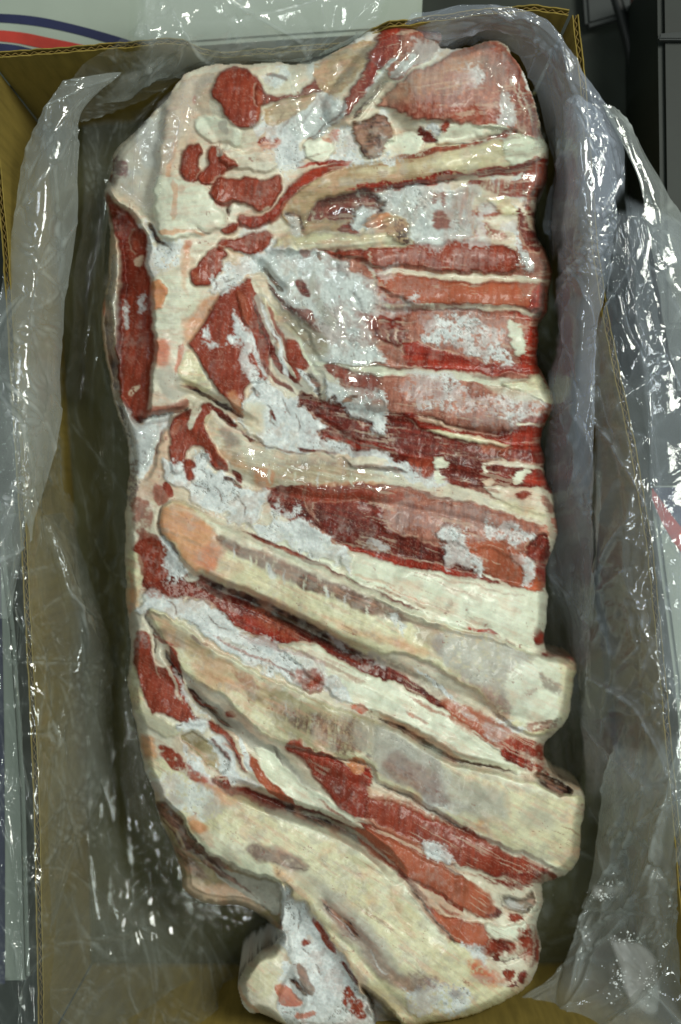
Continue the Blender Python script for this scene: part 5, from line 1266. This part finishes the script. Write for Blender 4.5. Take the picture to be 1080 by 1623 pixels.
# ------------------------------------------------------------------ clear film
def mat_film(name, haze, edge, tint=(0.72, 0.80, 0.80), rough=0.07, gloss=1.0, spots=0.5, crease=0.22):
    m, nt, out = new_mat(name)
    lw = N(nt, 'ShaderNodeLayerWeight', Blend=0.5)
    tc = N(nt, 'ShaderNodeTexCoord')
    n = noise_n(nt, 24, 4, 0.6, tc.outputs['Object'])
    n2 = noise_n(nt, 160, 3, 0.6, tc.outputs['Object'], 0.6)
    f2 = math_n(nt, 'POWER', lw.outputs['Facing'], 1.6)
    hz = math_n(nt, 'ADD', math_n(nt, 'MULTIPLY', f2, edge), haze)
    hz = math_n(nt, 'MULTIPLY', hz, math_n(nt, 'ADD', math_n(nt, 'MULTIPLY', n.outputs[0], 2 * spots), 1 - spots), clamp=True)
    ac = N(nt, 'ShaderNodeAttribute', _attribute_name='crease')
    af = N(nt, 'ShaderNodeAttribute', _attribute_name='fade')
    hz = math_n(nt, 'ADD', hz, math_n(nt, 'MULTIPLY', ac.outputs['Fac'], crease), clamp=True)
    hz = math_n(nt, 'MULTIPLY', hz, af.outputs['Fac'])
    tr = N(nt, 'ShaderNodeBsdfTransparent', Color=(0.965, 0.975, 0.965, 1))
    df = N(nt, 'ShaderNodeBsdfDiffuse', Color=(*tint, 1))
    tl = N(nt, 'ShaderNodeBsdfTranslucent', Color=(*tint, 1))
    md = N(nt, 'ShaderNodeMixShader', Fac=0.35); L(nt, df.outputs[0], md.inputs[1]); L(nt, tl.outputs[0], md.inputs[2])
    m1 = N(nt, 'ShaderNodeMixShader'); L(nt, hz, m1.inputs[0]); L(nt, tr.outputs[0], m1.inputs[1]); L(nt, md.outputs[0], m1.inputs[2])
    gl = N(nt, 'ShaderNodeBsdfGlossy', Color=(1, 1, 1, 1), Roughness=rough)
    bp = N(nt, 'ShaderNodeBump', Strength=0.25, Distance=0.0015)
    L(nt, n2.outputs[0], bp.inputs['Height']); L(nt, bp.outputs[0], gl.inputs['Normal'])
    lb = N(nt, 'ShaderNodeLayerWeight', Blend=0.5); L(nt, bp.outputs[0], lb.inputs['Normal'])
    fg = math_n(nt, 'ADD', math_n(nt, 'MULTIPLY', math_n(nt, 'POWER', lb.outputs['Facing'], 4.5), 0.75), 0.055)
    fg = math_n(nt, 'MULTIPLY', math_n(nt, 'MULTIPLY', fg, gloss, clamp=True), af.outputs['Fac'])
    m2 = N(nt, 'ShaderNodeMixShader'); L(nt, fg, m2.inputs[0]); L(nt, m1.outputs[0], m2.inputs[1]); L(nt, gl.outputs[0], m2.inputs[2])
    L(nt, m2.outputs[0], out.inputs[0])
    return m
F_CLEAR = mat_film('clear_film', 0.025, 0.14)
F_HAZY = mat_film('hazy_film', 0.24, 0.22, spots=0.35)
F_DENSE = mat_film('folded_film', 0.22, 0.16, (0.68, 0.77, 0.93), spots=0.35)
F_MILKY2 = mat_film('milky_film', 0.06, 0.16, (0.72, 0.81, 0.79), spots=0.7)
F_MILKY = mat_film('milky_film', 0.13, 0.2, (0.68, 0.77, 0.88), spots=0.6)
F_CLING = mat_film('clinging_film', 0.03, 0.18, spots=0.6)

def tri(x):
    return np.abs((x % 1.0) * 2 - 1)
def crumple(s, t, seed, lam=0.03, n=7):
    """sparse sharp creases of random length, some fine crackle in patches, and a slow sway"""
    r = np.random.RandomState(seed)
    S0, S1, T0, T1 = s.min(), s.max(), t.min(), t.max()
    area = (S1 - S0) * (T1 - T0)
    h = (fbm(s / 0.045, t / 0.07, 300 + seed % 40, 3) - 0.5) * 2.2
    K = int(np.clip(area / (lam * lam) * 2.4, 20, 220))
    for k in range(K):
        cs, ct = r.uniform(S0, S1), r.uniform(T0, T1)
        a = r.normal(np.pi / 2, 0.5) if r.rand() < 0.65 else r.uniform(0, np.pi)
        Lc = lam * r.uniform(0.5, 2.6) * (1 + (r.rand() < 0.15) * 1.5); w = lam * r.uniform(0.05, 0.2)
        ds, dt = s - cs, t - ct
        al = ds * math.cos(a) + dt * math.sin(a)
        m = np.abs(al) < Lc
        if not m.any(): continue
        bend = r.uniform(-6, 6)
        pe = -ds[m] * math.sin(a) + dt[m] * math.cos(a) + bend * al[m] ** 2
        q = np.abs(al[m]) / Lc
        prof = np.exp(-np.abs(pe) / w) if r.rand() < 0.6 else np.where(pe > 0, np.exp(-pe / (w * 2.5)), np.exp(pe / (w * 0.5)))
        h[m] += r.choice((-1, 1, 1)) * r.uniform(0.3, 1.1) * (1 - q * q) * prof
    wn = fbm(s / lam * 1.2, t / lam * 1.2, 310 + seed % 40, 3)
    pm = sstep(0.56, 0.72, fbm(s / 0.03, t / 0.03, 330 + seed % 40, 2))
    for k in range(4):
        a = r.uniform(0, np.pi); l = lam * r.uniform(0.22, 0.5)
        h = h + 0.32 * pm * (tri((s * math.cos(a) + t * math.sin(a)) / l + wn * 1.4) - 0.5)
    return h
def cat(Pn, m):
    """Catmull-Rom resampling of control rows along axis 0"""
    n = len(Pn)
    u = np.linspace(0, n - 1, m); i = np.clip(u.astype(int), 0, n - 2); f = (u - i)
    sh = (-1,) + (1,) * (Pn.ndim - 1); f = f.reshape(sh)
    g = lambda k: Pn[np.clip(k, 0, n - 1)]
    p0, p1, p2, p3 = g(i - 1), g(i), g(i + 1), g(i + 2)
    return 0.5 * (2 * p1 + (p2 - p0) * f + (2 * p0 - 5 * p1 + 4 * p2 - p3) * f ** 2 + (3 * p1 - p0 - 3 * p2 + p3) * f ** 3)
def film_attr(o, h, fd, idx=None):
    hb = blur(h, 1)
    lp = np.zeros_like(h)
    lp[1:-1, 1:-1] = np.abs(4 * hb[1:-1, 1:-1] - hb[:-2, 1:-1] - hb[2:, 1:-1] - hb[1:-1, :-2] - hb[1:-1, 2:])
    q = np.percentile(lp, 99.3) + 1e-9
    cr = np.clip(lp / q, 0, 1) ** 1.5
    for nm, a in (('crease', cr), ('fade', fd)):
        a = a.ravel() if idx is None else a.ravel()[idx]
        at = o.data.attributes.new(nm, 'FLOAT', 'POINT'); at.data.foreach_set('value', np.ascontiguousarray(a, dtype=np.float32))
bag = thing('plastic_bag', 'crumpled clear plastic bag lining the box and hanging over its rim', 'bag')
def film(name, stations, mat, seed, amp=0.0016, lam=0.03, folds=0.0, fold_l=0.02, res=0.0013, label=None, edge_wob=0.002, fade=(0, 0, 0, 0)):
    """stations: rows down the sheet, each a list of (px, py, z) across it"""
    K = max(len(r) for r in stations)
    rows = []
    for r in stations:
        w = np.array([W(q[0], q[1], q[2] * RIM / 0.170 + 0.001) for q in r])
        s = np.linspace(0, len(r) - 1, K)
        rows.append(np.stack([np.interp(s, np.arange(len(r)), w[:, k]) for k in range(3)], 1))
    C = np.array(rows)
    Lv = np.linalg.norm(C[1:] - C[:-1], axis=-1).mean(1).sum(); Lu = np.linalg.norm(C[:, 1:] - C[:, :-1], axis=-1).sum(1).mean()
    nv, nu = int(np.clip(Lv / res, 12, 420)), int(np.clip(Lu / res, 10, 300))
    G = cat(C, nv); G = np.swapaxes(cat(np.swapaxes(G, 0, 1), nu), 0, 1)
    t, s = np.meshgrid(np.linspace(0, Lv, nv), np.linspace(0, Lu, nu), indexing='ij')
    n = np.cross(np.gradient(G, axis=1), np.gradient(G, axis=0)); n /= np.linalg.norm(n, axis=-1, keepdims=True) + 1e-12
    n[n[..., 2] < 0] *= -1
    h = amp * crumple(s, t, seed, lam)
    if folds:
        ph = s / fold_l + 1.2 * fbm(s / 0.05, t / 0.22, 500 + seed, 3) * 2
        h = h + 0.6 * folds * (tri(ph) ** 1.6 - 0.4) * sstep(0.25, 0.75, fbm(s / 0.03, t / 0.12, 520 + seed, 2))
    G = G + n * h[..., None]
    tang = np.gradient(G, axis=1); tang /= np.linalg.norm(tang, axis=-1, keepdims=True) + 1e-12
    wob = (fbm(t / 0.03, t * 0 + seed, 540, 4) - 0.5) * 2.5 * edge_wob
    G = G + tang * wob[..., None]
    o = grid_mesh(name, G, mat, bag)
    fd = np.ones(h.shape); nz = (fbm(s / 0.02, t / 0.02, 560, 4) - 0.5) * 1.2
    for dd, w in zip((t, Lv - t, s, Lu - s), fade):
        if w: fd = fd * sstep(0.15, 0.85, dd / w + nz * sstep(0, 0.5, dd / w) * 0.8)
    film_attr(o, h, fd)
    if label: o['label'] = label
    return o
# left side: hazy loose sheet hanging inside the rim
film('side_film', [
    [(98,128,.166),(130,122,.166),(190,112,.16)],
    [(64,185,.158),(95,182,.162),(126,178,.150)],
    [(38,250,.158),(80,248,.166),(122,246,.145)],
    [(22,350,.160),(70,350,.168),(123,350,.140)],
    [(8,440,.164),(60,445,.172),(110,448,.140)],
    [(-6,520,.168),(50,520,.178),(103,525,.140)],
    [(-20,610,.170),(45,610,.182),(98,612,.142)],
    [(-30,700,.170),(36,700,.182),(90,690,.145)],
    [(-36,790,.170),(22,790,.182),(66,790,.150)],
    [(-40,880,.170),(5,880,.180),(38,880,.160)],
    [(-44,980,.168),(-14,980,.176),(12,980,.168)]], F_HAZY, 3, amp=0.0019, lam=0.035, folds=0.0028, fold_l=0.03, label='hazy loose sheet hanging over the left rim')
# left side: clear sheet over the rim and down to the bottom
film('side_film', [
    [(-40,560,.166),(18,560,.176),(52,560,.165),(104,560,.070)],
    [(-40,650,.166),(20,650,.178),(56,650,.165),(104,652,.065)],
    [(-40,740,.166),(20,740,.178),(60,745,.165),(108,750,.060)],
    [(-40,830,.166),(10,830,.178),(58,832,.170),(132,832,.050)],
    [(-40,930,.165),(14,930,.177),(62,930,.172),(156,930,.045)],
    [(-40,1020,.165),(16,1020,.176),(66,1020,.172),(174,1015,.040)],
    [(-40,1120,.165),(20,1120,.176),(72,1120,.172),(180,1105,.035)],
    [(-40,1250,.165),(24,1250,.176),(78,1250,.172),(196,1250,.030)],
    [(-40,1350,.165),(26,1350,.177),(80,1350,.172),(212,1350,.022)],
    [(-40,1450,.165),(28,1450,.178),(82,1450,.170),(280,1450,.012)],
    [(-40,1540,.165),(30,1540,.178),(88,1540,.168),(330,1540,.008)],
    [(-40,1640,.165),(32,1650,.178),(100,1650,.172),(390,1650,.008)]], F_MILKY2, 8, amp=0.0020, lam=0.032, folds=0.0016, fold_l=0.03, res=0.0012, fade=(.02,0,0,.03))
film('side_film', [
    [(58,820,.150),(76,815,.150),(104,812,.10)],
    [(82,880,.140),(105,878,.145),(128,875,.08)],
    [(100,950,.130),(122,950,.135),(150,940,.06)],
    [(115,1010,.125),(140,1005,.128),(168,995,.06)],
    [(105,1060,.125),(140,1060,.120),(176,1050,.05)],
    [(90,1130,.130),(130,1130,.115),(178,1120,.04)],
    [(80,1220,.140),(120,1220,.115),(176,1220,.04)],
    [(70,1330,.150),(100,1330,.125),(128,1330,.10)],
    [(58,1430,.160),(82,1430,.140),(96,1430,.125)],
    [(40,1520,.168),(56,1520,.160),(70,1520,.150)]], F_CLEAR, 13, amp=0.0014, lam=0.04, folds=0.0025, fold_l=0.045)
# sheet over the notched far wall, falling towards the meat
film('far_film', [
    [(205,-60,.172),(260,-60,.172),(330,-60,.172),(420,-60,.172),(520,-60,.172),(625,-60,.170)],
    [(205,40,.178),(260,20,.178),(330,10,.175),(420,5,.172),(520,0,.172),(622,-5,.172)],
    [(200,70,.176),(255,60,.178),(320,62,.165),(420,60,.155),(520,50,.158),(610,20,.168)],
    [(180,112,.155),(240,105,.150),(300,98,.145),(400,92,.138),(490,88,.140),(585,50,.150)],
    [(140,165,.130),(200,158,.120),(260,130,.118),(390,106,.118),(490,102,.118),(560,72,.128)]], F_HAZY, 21, amp=0.0020, lam=0.035, folds=0.0014, fold_l=0.03, fade=(0,0,.035,.015))
film('far_film', [
    [(96,128,.166),(140,96,.170),(190,66,.176),(225,30,.178)],
    [(104,150,.155),(150,120,.150),(205,100,.150),(270,72,.160)],
    [(118,182,.140),(165,160,.125),(215,140,.120),(290,105,.125)],
    [(126,190,.130),(180,175,.110),(225,160,.105),(300,112,.110)]], F_CLEAR, 24, amp=0.0022, lam=0.028)
# film between the left sheet and the meat
film('side_film', [
    [(124,185,.130),(170,176,.110),(225,168,.100),(285,118,.105)],
    [(124,260,.110),(150,255,.085),(178,250,.075),(230,195,.09)],
    [(124,350,.090),(145,350,.060),(166,345,.055),(178,300,.07)],
    [(112,450,.070),(135,450,.040),(158,450,.045),(170,420,.06)],
    [(104,550,.060),(130,560,.030),(152,560,.035),(166,550,.05)],
    [(98,640,.050),(125,650,.020),(150,650,.025),(176,640,.04)]], F_CLEAR, 31, amp=0.0013, lam=0.03, folds=0.002, fold_l=0.02, fade=(.02,.04,.012,.02))
# right side: broad lavender-grey fold that starts on the far rim
film('side_film', [
    [(596,58,.142),(620,50,.152),(640,38,.165),(655,20,.172)],
    [(690,82,.130),(705,60,.155),(715,32,.172),(722,10,.172)],
    [(762,66,.128),(775,45,.160),(785,22,.176),(792,6,.176)],
    [(815,84,.126),(832,60,.160),(845,38,.177),(856,26,.177)],
    [(844,130,.118),(866,100,.158),(884,78,.177),(900,66,.177)],
    [(862,200,.104),(882,165,.150),(905,130,.176),(925,112,.176)],
    [(876,260,.094),(892,240,.140),(930,200,.176),(962,170,.176)],
    [(870,340,.080),(890,330,.130),(940,270,.176),(990,235,.170)],
    [(868,430,.070),(884,420,.120),(935,380,.170),(985,330,.165)]], F_DENSE, 41, amp=0.0020, lam=0.035, folds=0.0022, fold_l=0.03, fade=(0,.03,0,0), label='broad cloudy fold draped from the far rim')
film('side_film', [
    [(893,165,.165),(915,150,.178),(955,180,.178)],
    [(893,260,.155),(925,250,.182),(975,262,.176)],
    [(886,350,.140),(925,350,.180),(975,360,.172)],
    [(880,440,.125),(922,440,.176),(965,440,.172)],
    [(876,530,.110),(915,530,.170),(945,520,.165)],
    [(873,620,.100),(908,620,.160),(940,600,.158)],
    [(868,700,.080),(900,700,.140),(942,700,.150)],
    [(864,800,.050),(900,800,.110),(944,800,.140)],
    [(862,900,.030),(905,905,.070),(944,900,.130)],
    [(890,1000,.030),(915,1005,.070),(936,1000,.120)],
    [(900,1100,.030),(915,1100,.060),(930,1100,.100)],
    [(905,1200,.030),(918,1200,.050),(935,1200,.080)]], F_DENSE, 44, amp=0.0020, lam=0.03, folds=0.0030, fold_l=0.028, fade=(0,.10,.015,0))
# right side: glossy sheet over the rim
film('side_film', [
    [(940,330,.150),(965,330,.176),(990,325,.180),(1015,320,.176)],
    [(944,430,.150),(972,430,.178),(1000,430,.180),(1034,425,.172)],
    [(940,520,.150),(975,520,.178),(1010,520,.182),(1048,515,.170)],
    [(938,600,.150),(980,600,.176),(1025,600,.180),(1066,595,.170)],
    [(942,700,.150),(995,700,.176),(1040,700,.178),(1090,690,.170)],
    [(944,800,.148),(1005,800,.176),(1050,800,.178),(1110,800,.170)],
    [(942,900,.140),(1010,900,.174),(1050,900,.180),(1120,900,.168)],
    [(930,1000,.120),(1012,1000,.168),(1060,1000,.180),(1130,1000,.168)],
    [(924,1080,.100),(1010,1080,.160),(1068,1080,.180),(1140,1080,.168)],
    [(920,1170,.080),(1000,1170,.150),(1072,1170,.180),(1150,1170,.168)],
    [(925,1260,.060),(1000,1260,.140),(1076,1260,.176),(1150,1260,.168)],
    [(930,1340,.060),(1000,1340,.130),(1076,1340,.172),(1150,1340,.168)]], F_MILKY, 47, amp=0.0030, lam=0.032, folds=0.0030, fold_l=0.03, res=0.0011, fade=(.02,.07,.008,0))
film('side_film', [
    [(955,165,.178),(975,170,.176),(985,180,.168)],
    [(995,240,.178),(1015,245,.178),(1040,270,.165)],
    [(1020,330,.176),(1050,330,.178),(1085,350,.165)],
    [(1035,420,.176),(1075,420,.178),(1110,430,.165)],
    [(1055,520,.174),(1090,520,.176),(1130,520,.165)],
    [(1072,620,.172),(1110,620,.176),(1150,620,.165)]], F_HAZY, 51, amp=0.0014, lam=0.03, folds=0.003, fold_l=0.02)
film('side_film', [
    [(862,700,.030),(885,700,.050),(932,690,.130),(950,690,.150)],
    [(866,800,.010),(890,800,.030),(940,800,.120),(948,800,.145)],
    [(866,900,.008),(890,900,.015),(935,900,.110),(945,900,.140)],
    [(870,1000,.008),(900,1000,.012),(925,1000,.090),(935,1000,.120)],
    [(880,1100,.008),(905,1100,.012),(925,1100,.070),(940,1100,.110)],
    [(870,1180,.008),(905,1180,.012),(940,1180,.050),(970,1180,.110)],
    [(880,1240,.008),(915,1240,.012),(945,1240,.050),(975,1220,.110)]], F_CLEAR, 54, amp=0.0018, lam=0.025, folds=0.0015, fold_l=0.025, fade=(.03,.03,.015,.02))
film('side_film', [
    [(985,300,.176),(1020,310,.182),(1070,330,.176),(1120,340,.165)],
    [(1000,420,.178),(1035,430,.184),(1080,430,.178),(1130,430,.165)],
    [(1012,540,.178),(1050,540,.186),(1096,545,.178),(1140,545,.165)],
    [(1022,680,.178),(1064,680,.186),(1104,680,.178),(1150,680,.165)],
    [(1034,820,.176),(1072,820,.184),(1112,820,.176),(1150,820,.165)],
    [(1040,980,.176),(1076,980,.184),(1116,980,.176),(1150,980,.165)],
    [(1046,1150,.176),(1080,1150,.182),(1116,1150,.176),(1150,1150,.165)]], F_MILKY, 57, amp=0.0022, lam=0.035, folds=0.004, fold_l=0.03, fade=(.02,.04,.006,0))
# lower right corner
film('corner_film', [
    [(1000,1165,.140),(1040,1160,.170),(1090,1150,.180),(1130,1150,.172)],
    [(962,1230,.110),(1020,1230,.150),(1080,1230,.178),(1130,1230,.172)],
    [(946,1300,.090),(1000,1300,.135),(1070,1300,.172),(1130,1300,.172)],
    [(940,1380,.080),(1000,1380,.120),(1070,1380,.165),(1130,1380,.172)],
    [(926,1440,.070),(990,1440,.110),(1060,1440,.155),(1130,1440,.172)],
    [(914,1490,.070),(980,1500,.105),(1050,1510,.145),(1130,1520,.172)],
    [(878,1540,.070),(950,1560,.100),(1040,1580,.140),(1130,1590,.172)],
    [(800,1604,.080),(900,1620,.110),(1000,1640,.150),(1120,1660,.172)],
    [(770,1660,.100),(900,1680,.160),(1000,1690,.170),(1110,1700,.172)]], F_HAZY, 61, amp=0.0034, lam=0.034, folds=0.0012, fold_l=0.04, res=0.0011, fade=(.03,0,0,0))
# lower left corner and the film on the bottom
film('corner_film', [
    [(60,1400,.150),(150,1380,.06),(240,1370,.02),(320,1420,.008)],
    [(66,1480,.145),(160,1460,.07),(260,1440,.03),(360,1480,.008)],
    [(72,1560,.150),(180,1550,.09),(290,1520,.05),(390,1540,.01)],
    [(80,1620,.168),(190,1620,.14),(310,1620,.12),(400,1620,.06)],
    [(90,1660,.176),(200,1660,.176),(320,1660,.17),(420,1660,.15)]], F_CLEAR, 66, amp=0.0032, lam=0.04, res=0.0012, fade=(.04,0,0,.03))
film('bottom_film', [
    [(70,140,.006),(300,130,.007),(600,110,.007),(900,100,.006)],
    [(90,500,.006),(300,500,.007),(600,500,.007),(940,500,.006)],
    [(120,900,.006),(300,900,.007),(600,900,.007),(990,900,.006)],
    [(130,1250,.006),(300,1250,.007),(600,1250,.007),(1010,1250,.006)],
    [(140,1560,.006),(300,1560,.007),(600,1560,.007),(1020,1560,.006)]], F_CLEAR, 71, amp=0.0003, lam=0.06, res=0.002)

M_RIME = mat_film('rimed_film', 0.55, 0.2, (0.84, 0.87, 0.88), spots=1.0)
film('rimed_film', [
    [(960,1470,.118),(990,1478,.122),(1030,1488,.135)],
    [(975,1520,.112),(1005,1520,.122),(1046,1525,.142)],
    [(985,1560,.112),(1015,1562,.126),(1050,1570,.146)],
    [(1000,1610,.130),(1020,1615,.140),(1042,1620,.154)]], M_RIME, 75, amp=0.0012, lam=0.02, fade=(.012,.012,.010,.010), label='patch of the bag white with frost')
film('rimed_film', [
    [(935,1400,.088),(965,1395,.098),(1000,1392,.112)],
    [(932,1430,.086),(965,1428,.098),(1000,1420,.112)]], M_RIME, 76, amp=0.0010, lam=0.02, fade=(.006,.006,.010,.010))

# film lying on the meat: follows the smoothed surface, its border tucked under the frost
ZS = blur(np.where(D_OUT > -2, ZM, 0.03), 14)
def cling(pts, mat, seed, lift=0.0010, amp=0.0006, lam=0.028):
    pts = chaikin(pts, True, 2)
    sl = window(pts, 6)
    x, y = X[sl][::1, ::1], Y[sl][::1, ::1]
    d = warped(lambda a, b: poly_dist(pts, a, b), sl, 6, 3)
    z0 = np.maximum(ZS[sl], blur(ZM[sl], 2))
    k = (CAM_H - z0) / FPX
    s, t = (x - CX) * k, (y - CY) * k
    cr = crumple(s, t, seed, lam)
    z = z0 + lift * sstep(0, 10, d) + amp * (0.5 + cr) * sstep(2, 14, d) - 0.0016 * (1 - sstep(-2, 5, d))
    k = (CAM_H - z) / FPX
    G = np.stack([(x - CX) * k, -(y - CY) * k, z], -1)
    ok = d > -2
    f = ok[:-1, :-1] & ok[1:, :-1] & ok[1:, 1:] & ok[:-1, 1:]
    idx = np.arange(x.size).reshape(x.shape)
    q = np.stack([idx[:-1, :-1], idx[1:, :-1], idx[1:, 1:], idx[:-1, 1:]], -1)[f]
    u, inv = np.unique(q, return_inverse=True)
    o = quads('clinging_film', G.reshape(-1, 3)[u], inv.reshape(-1, 4), mat, bag)
    film_attr(o, cr * amp, sstep(0, 12, d), u)
    return o
F_CLING2 = mat_film('frosted_film', 0.20, 0.2, (0.8, 0.8, 0.82), spots=0.5)
cling([(166,296),(182,245),(215,200),(262,150),(300,116),(345,104),(330,150),(290,215),(262,290),(246,352),(225,340),(190,312)], F_CLING2, 81)
cling([(400,110),(500,96),(580,56),(700,45),(690,100),(600,160),(560,190),(490,230),(420,190)], F_CLING, 83)
cling([(400,395),(470,388),(560,405),(600,450),(615,590),(600,690),(540,650),(480,570),(430,480)], F_CLING, 85, lam=0.025)
cling([(740,60),(800,66),(850,150),(868,230),(855,320),(800,330),(700,300),(760,220),(800,180),(770,110)], F_CLING, 87)
cling([(800,390),(860,396),(876,440),(870,500),(850,520),(830,480),(815,430)], F_CLING, 89)
cling([(360,690),(430,705),(540,725),(640,745),(640,790),(520,780),(420,775),(370,740)], F_CLING, 91, amp=0.0003)
cling([(560,300),(680,290),(760,300),(760,390),(660,395),(570,380),(480,400),(440,370),(470,330)], F_CLING, 93)
cling([(162,400),(188,390),(196,480),(188,560),(210,680),(262,668),(230,760),(206,740),(176,620),(162,540)], F_CLING2, 97)

# ------------------------------------------------------------------ ice crumbs caught in the lower right corner of the bag
def crumbs():
    r = np.random.RandomState(5)
    V, F = [], []
    base = np.array([(1,0,0),(-1,0,0),(0,1,0),(0,-1,0),(0,0,1),(0,0,-1)], float)
    fc = [(0,2,4),(2,1,4),(1,3,4),(3,0,4),(2,0,5),(1,2,5),(3,1,5),(0,3,5)]
    spots = [(985,1555,.112,26,40,260),(1030,1560,.135,20,30,120),(1000,1490,.118,34,8,120),(960,1420,.100,22,10,120),(975,1400,.105,30,7,80),(1010,1490,.12,45,14,60),(958,1580,.108,10,10,12),(1046,1530,.14,12,20,50)]
    for cx, cy, z, sx, sy, n in spots:
        for _ in range(n // 3):
            px, py = cx + r.randn() * sx * 0.5, cy + r.randn() * sy * 0.5
            s = 0.0003 + 0.0009 * r.rand() ** 3
            v = base * s * (0.6 + 0.8 * r.rand(6, 3)) + np.array(W(px, py, z * RIM / 0.170 + 0.003 + r.rand() * 0.002))
            F += [tuple(np.array(f) + 6 * len(V)) for f in fc]; V.append(v)
    m = mat_simple('ice', (214, 220, 220), 0.6, 0.4, 0.08, 400)
    o = mesh_obj('ice_crumbs', np.concatenate(V), F, m)
    o['kind'] = 'stuff'; o['label'] = 'white ice crumbs scattered in the lower right corner of the bag'
crumbs()
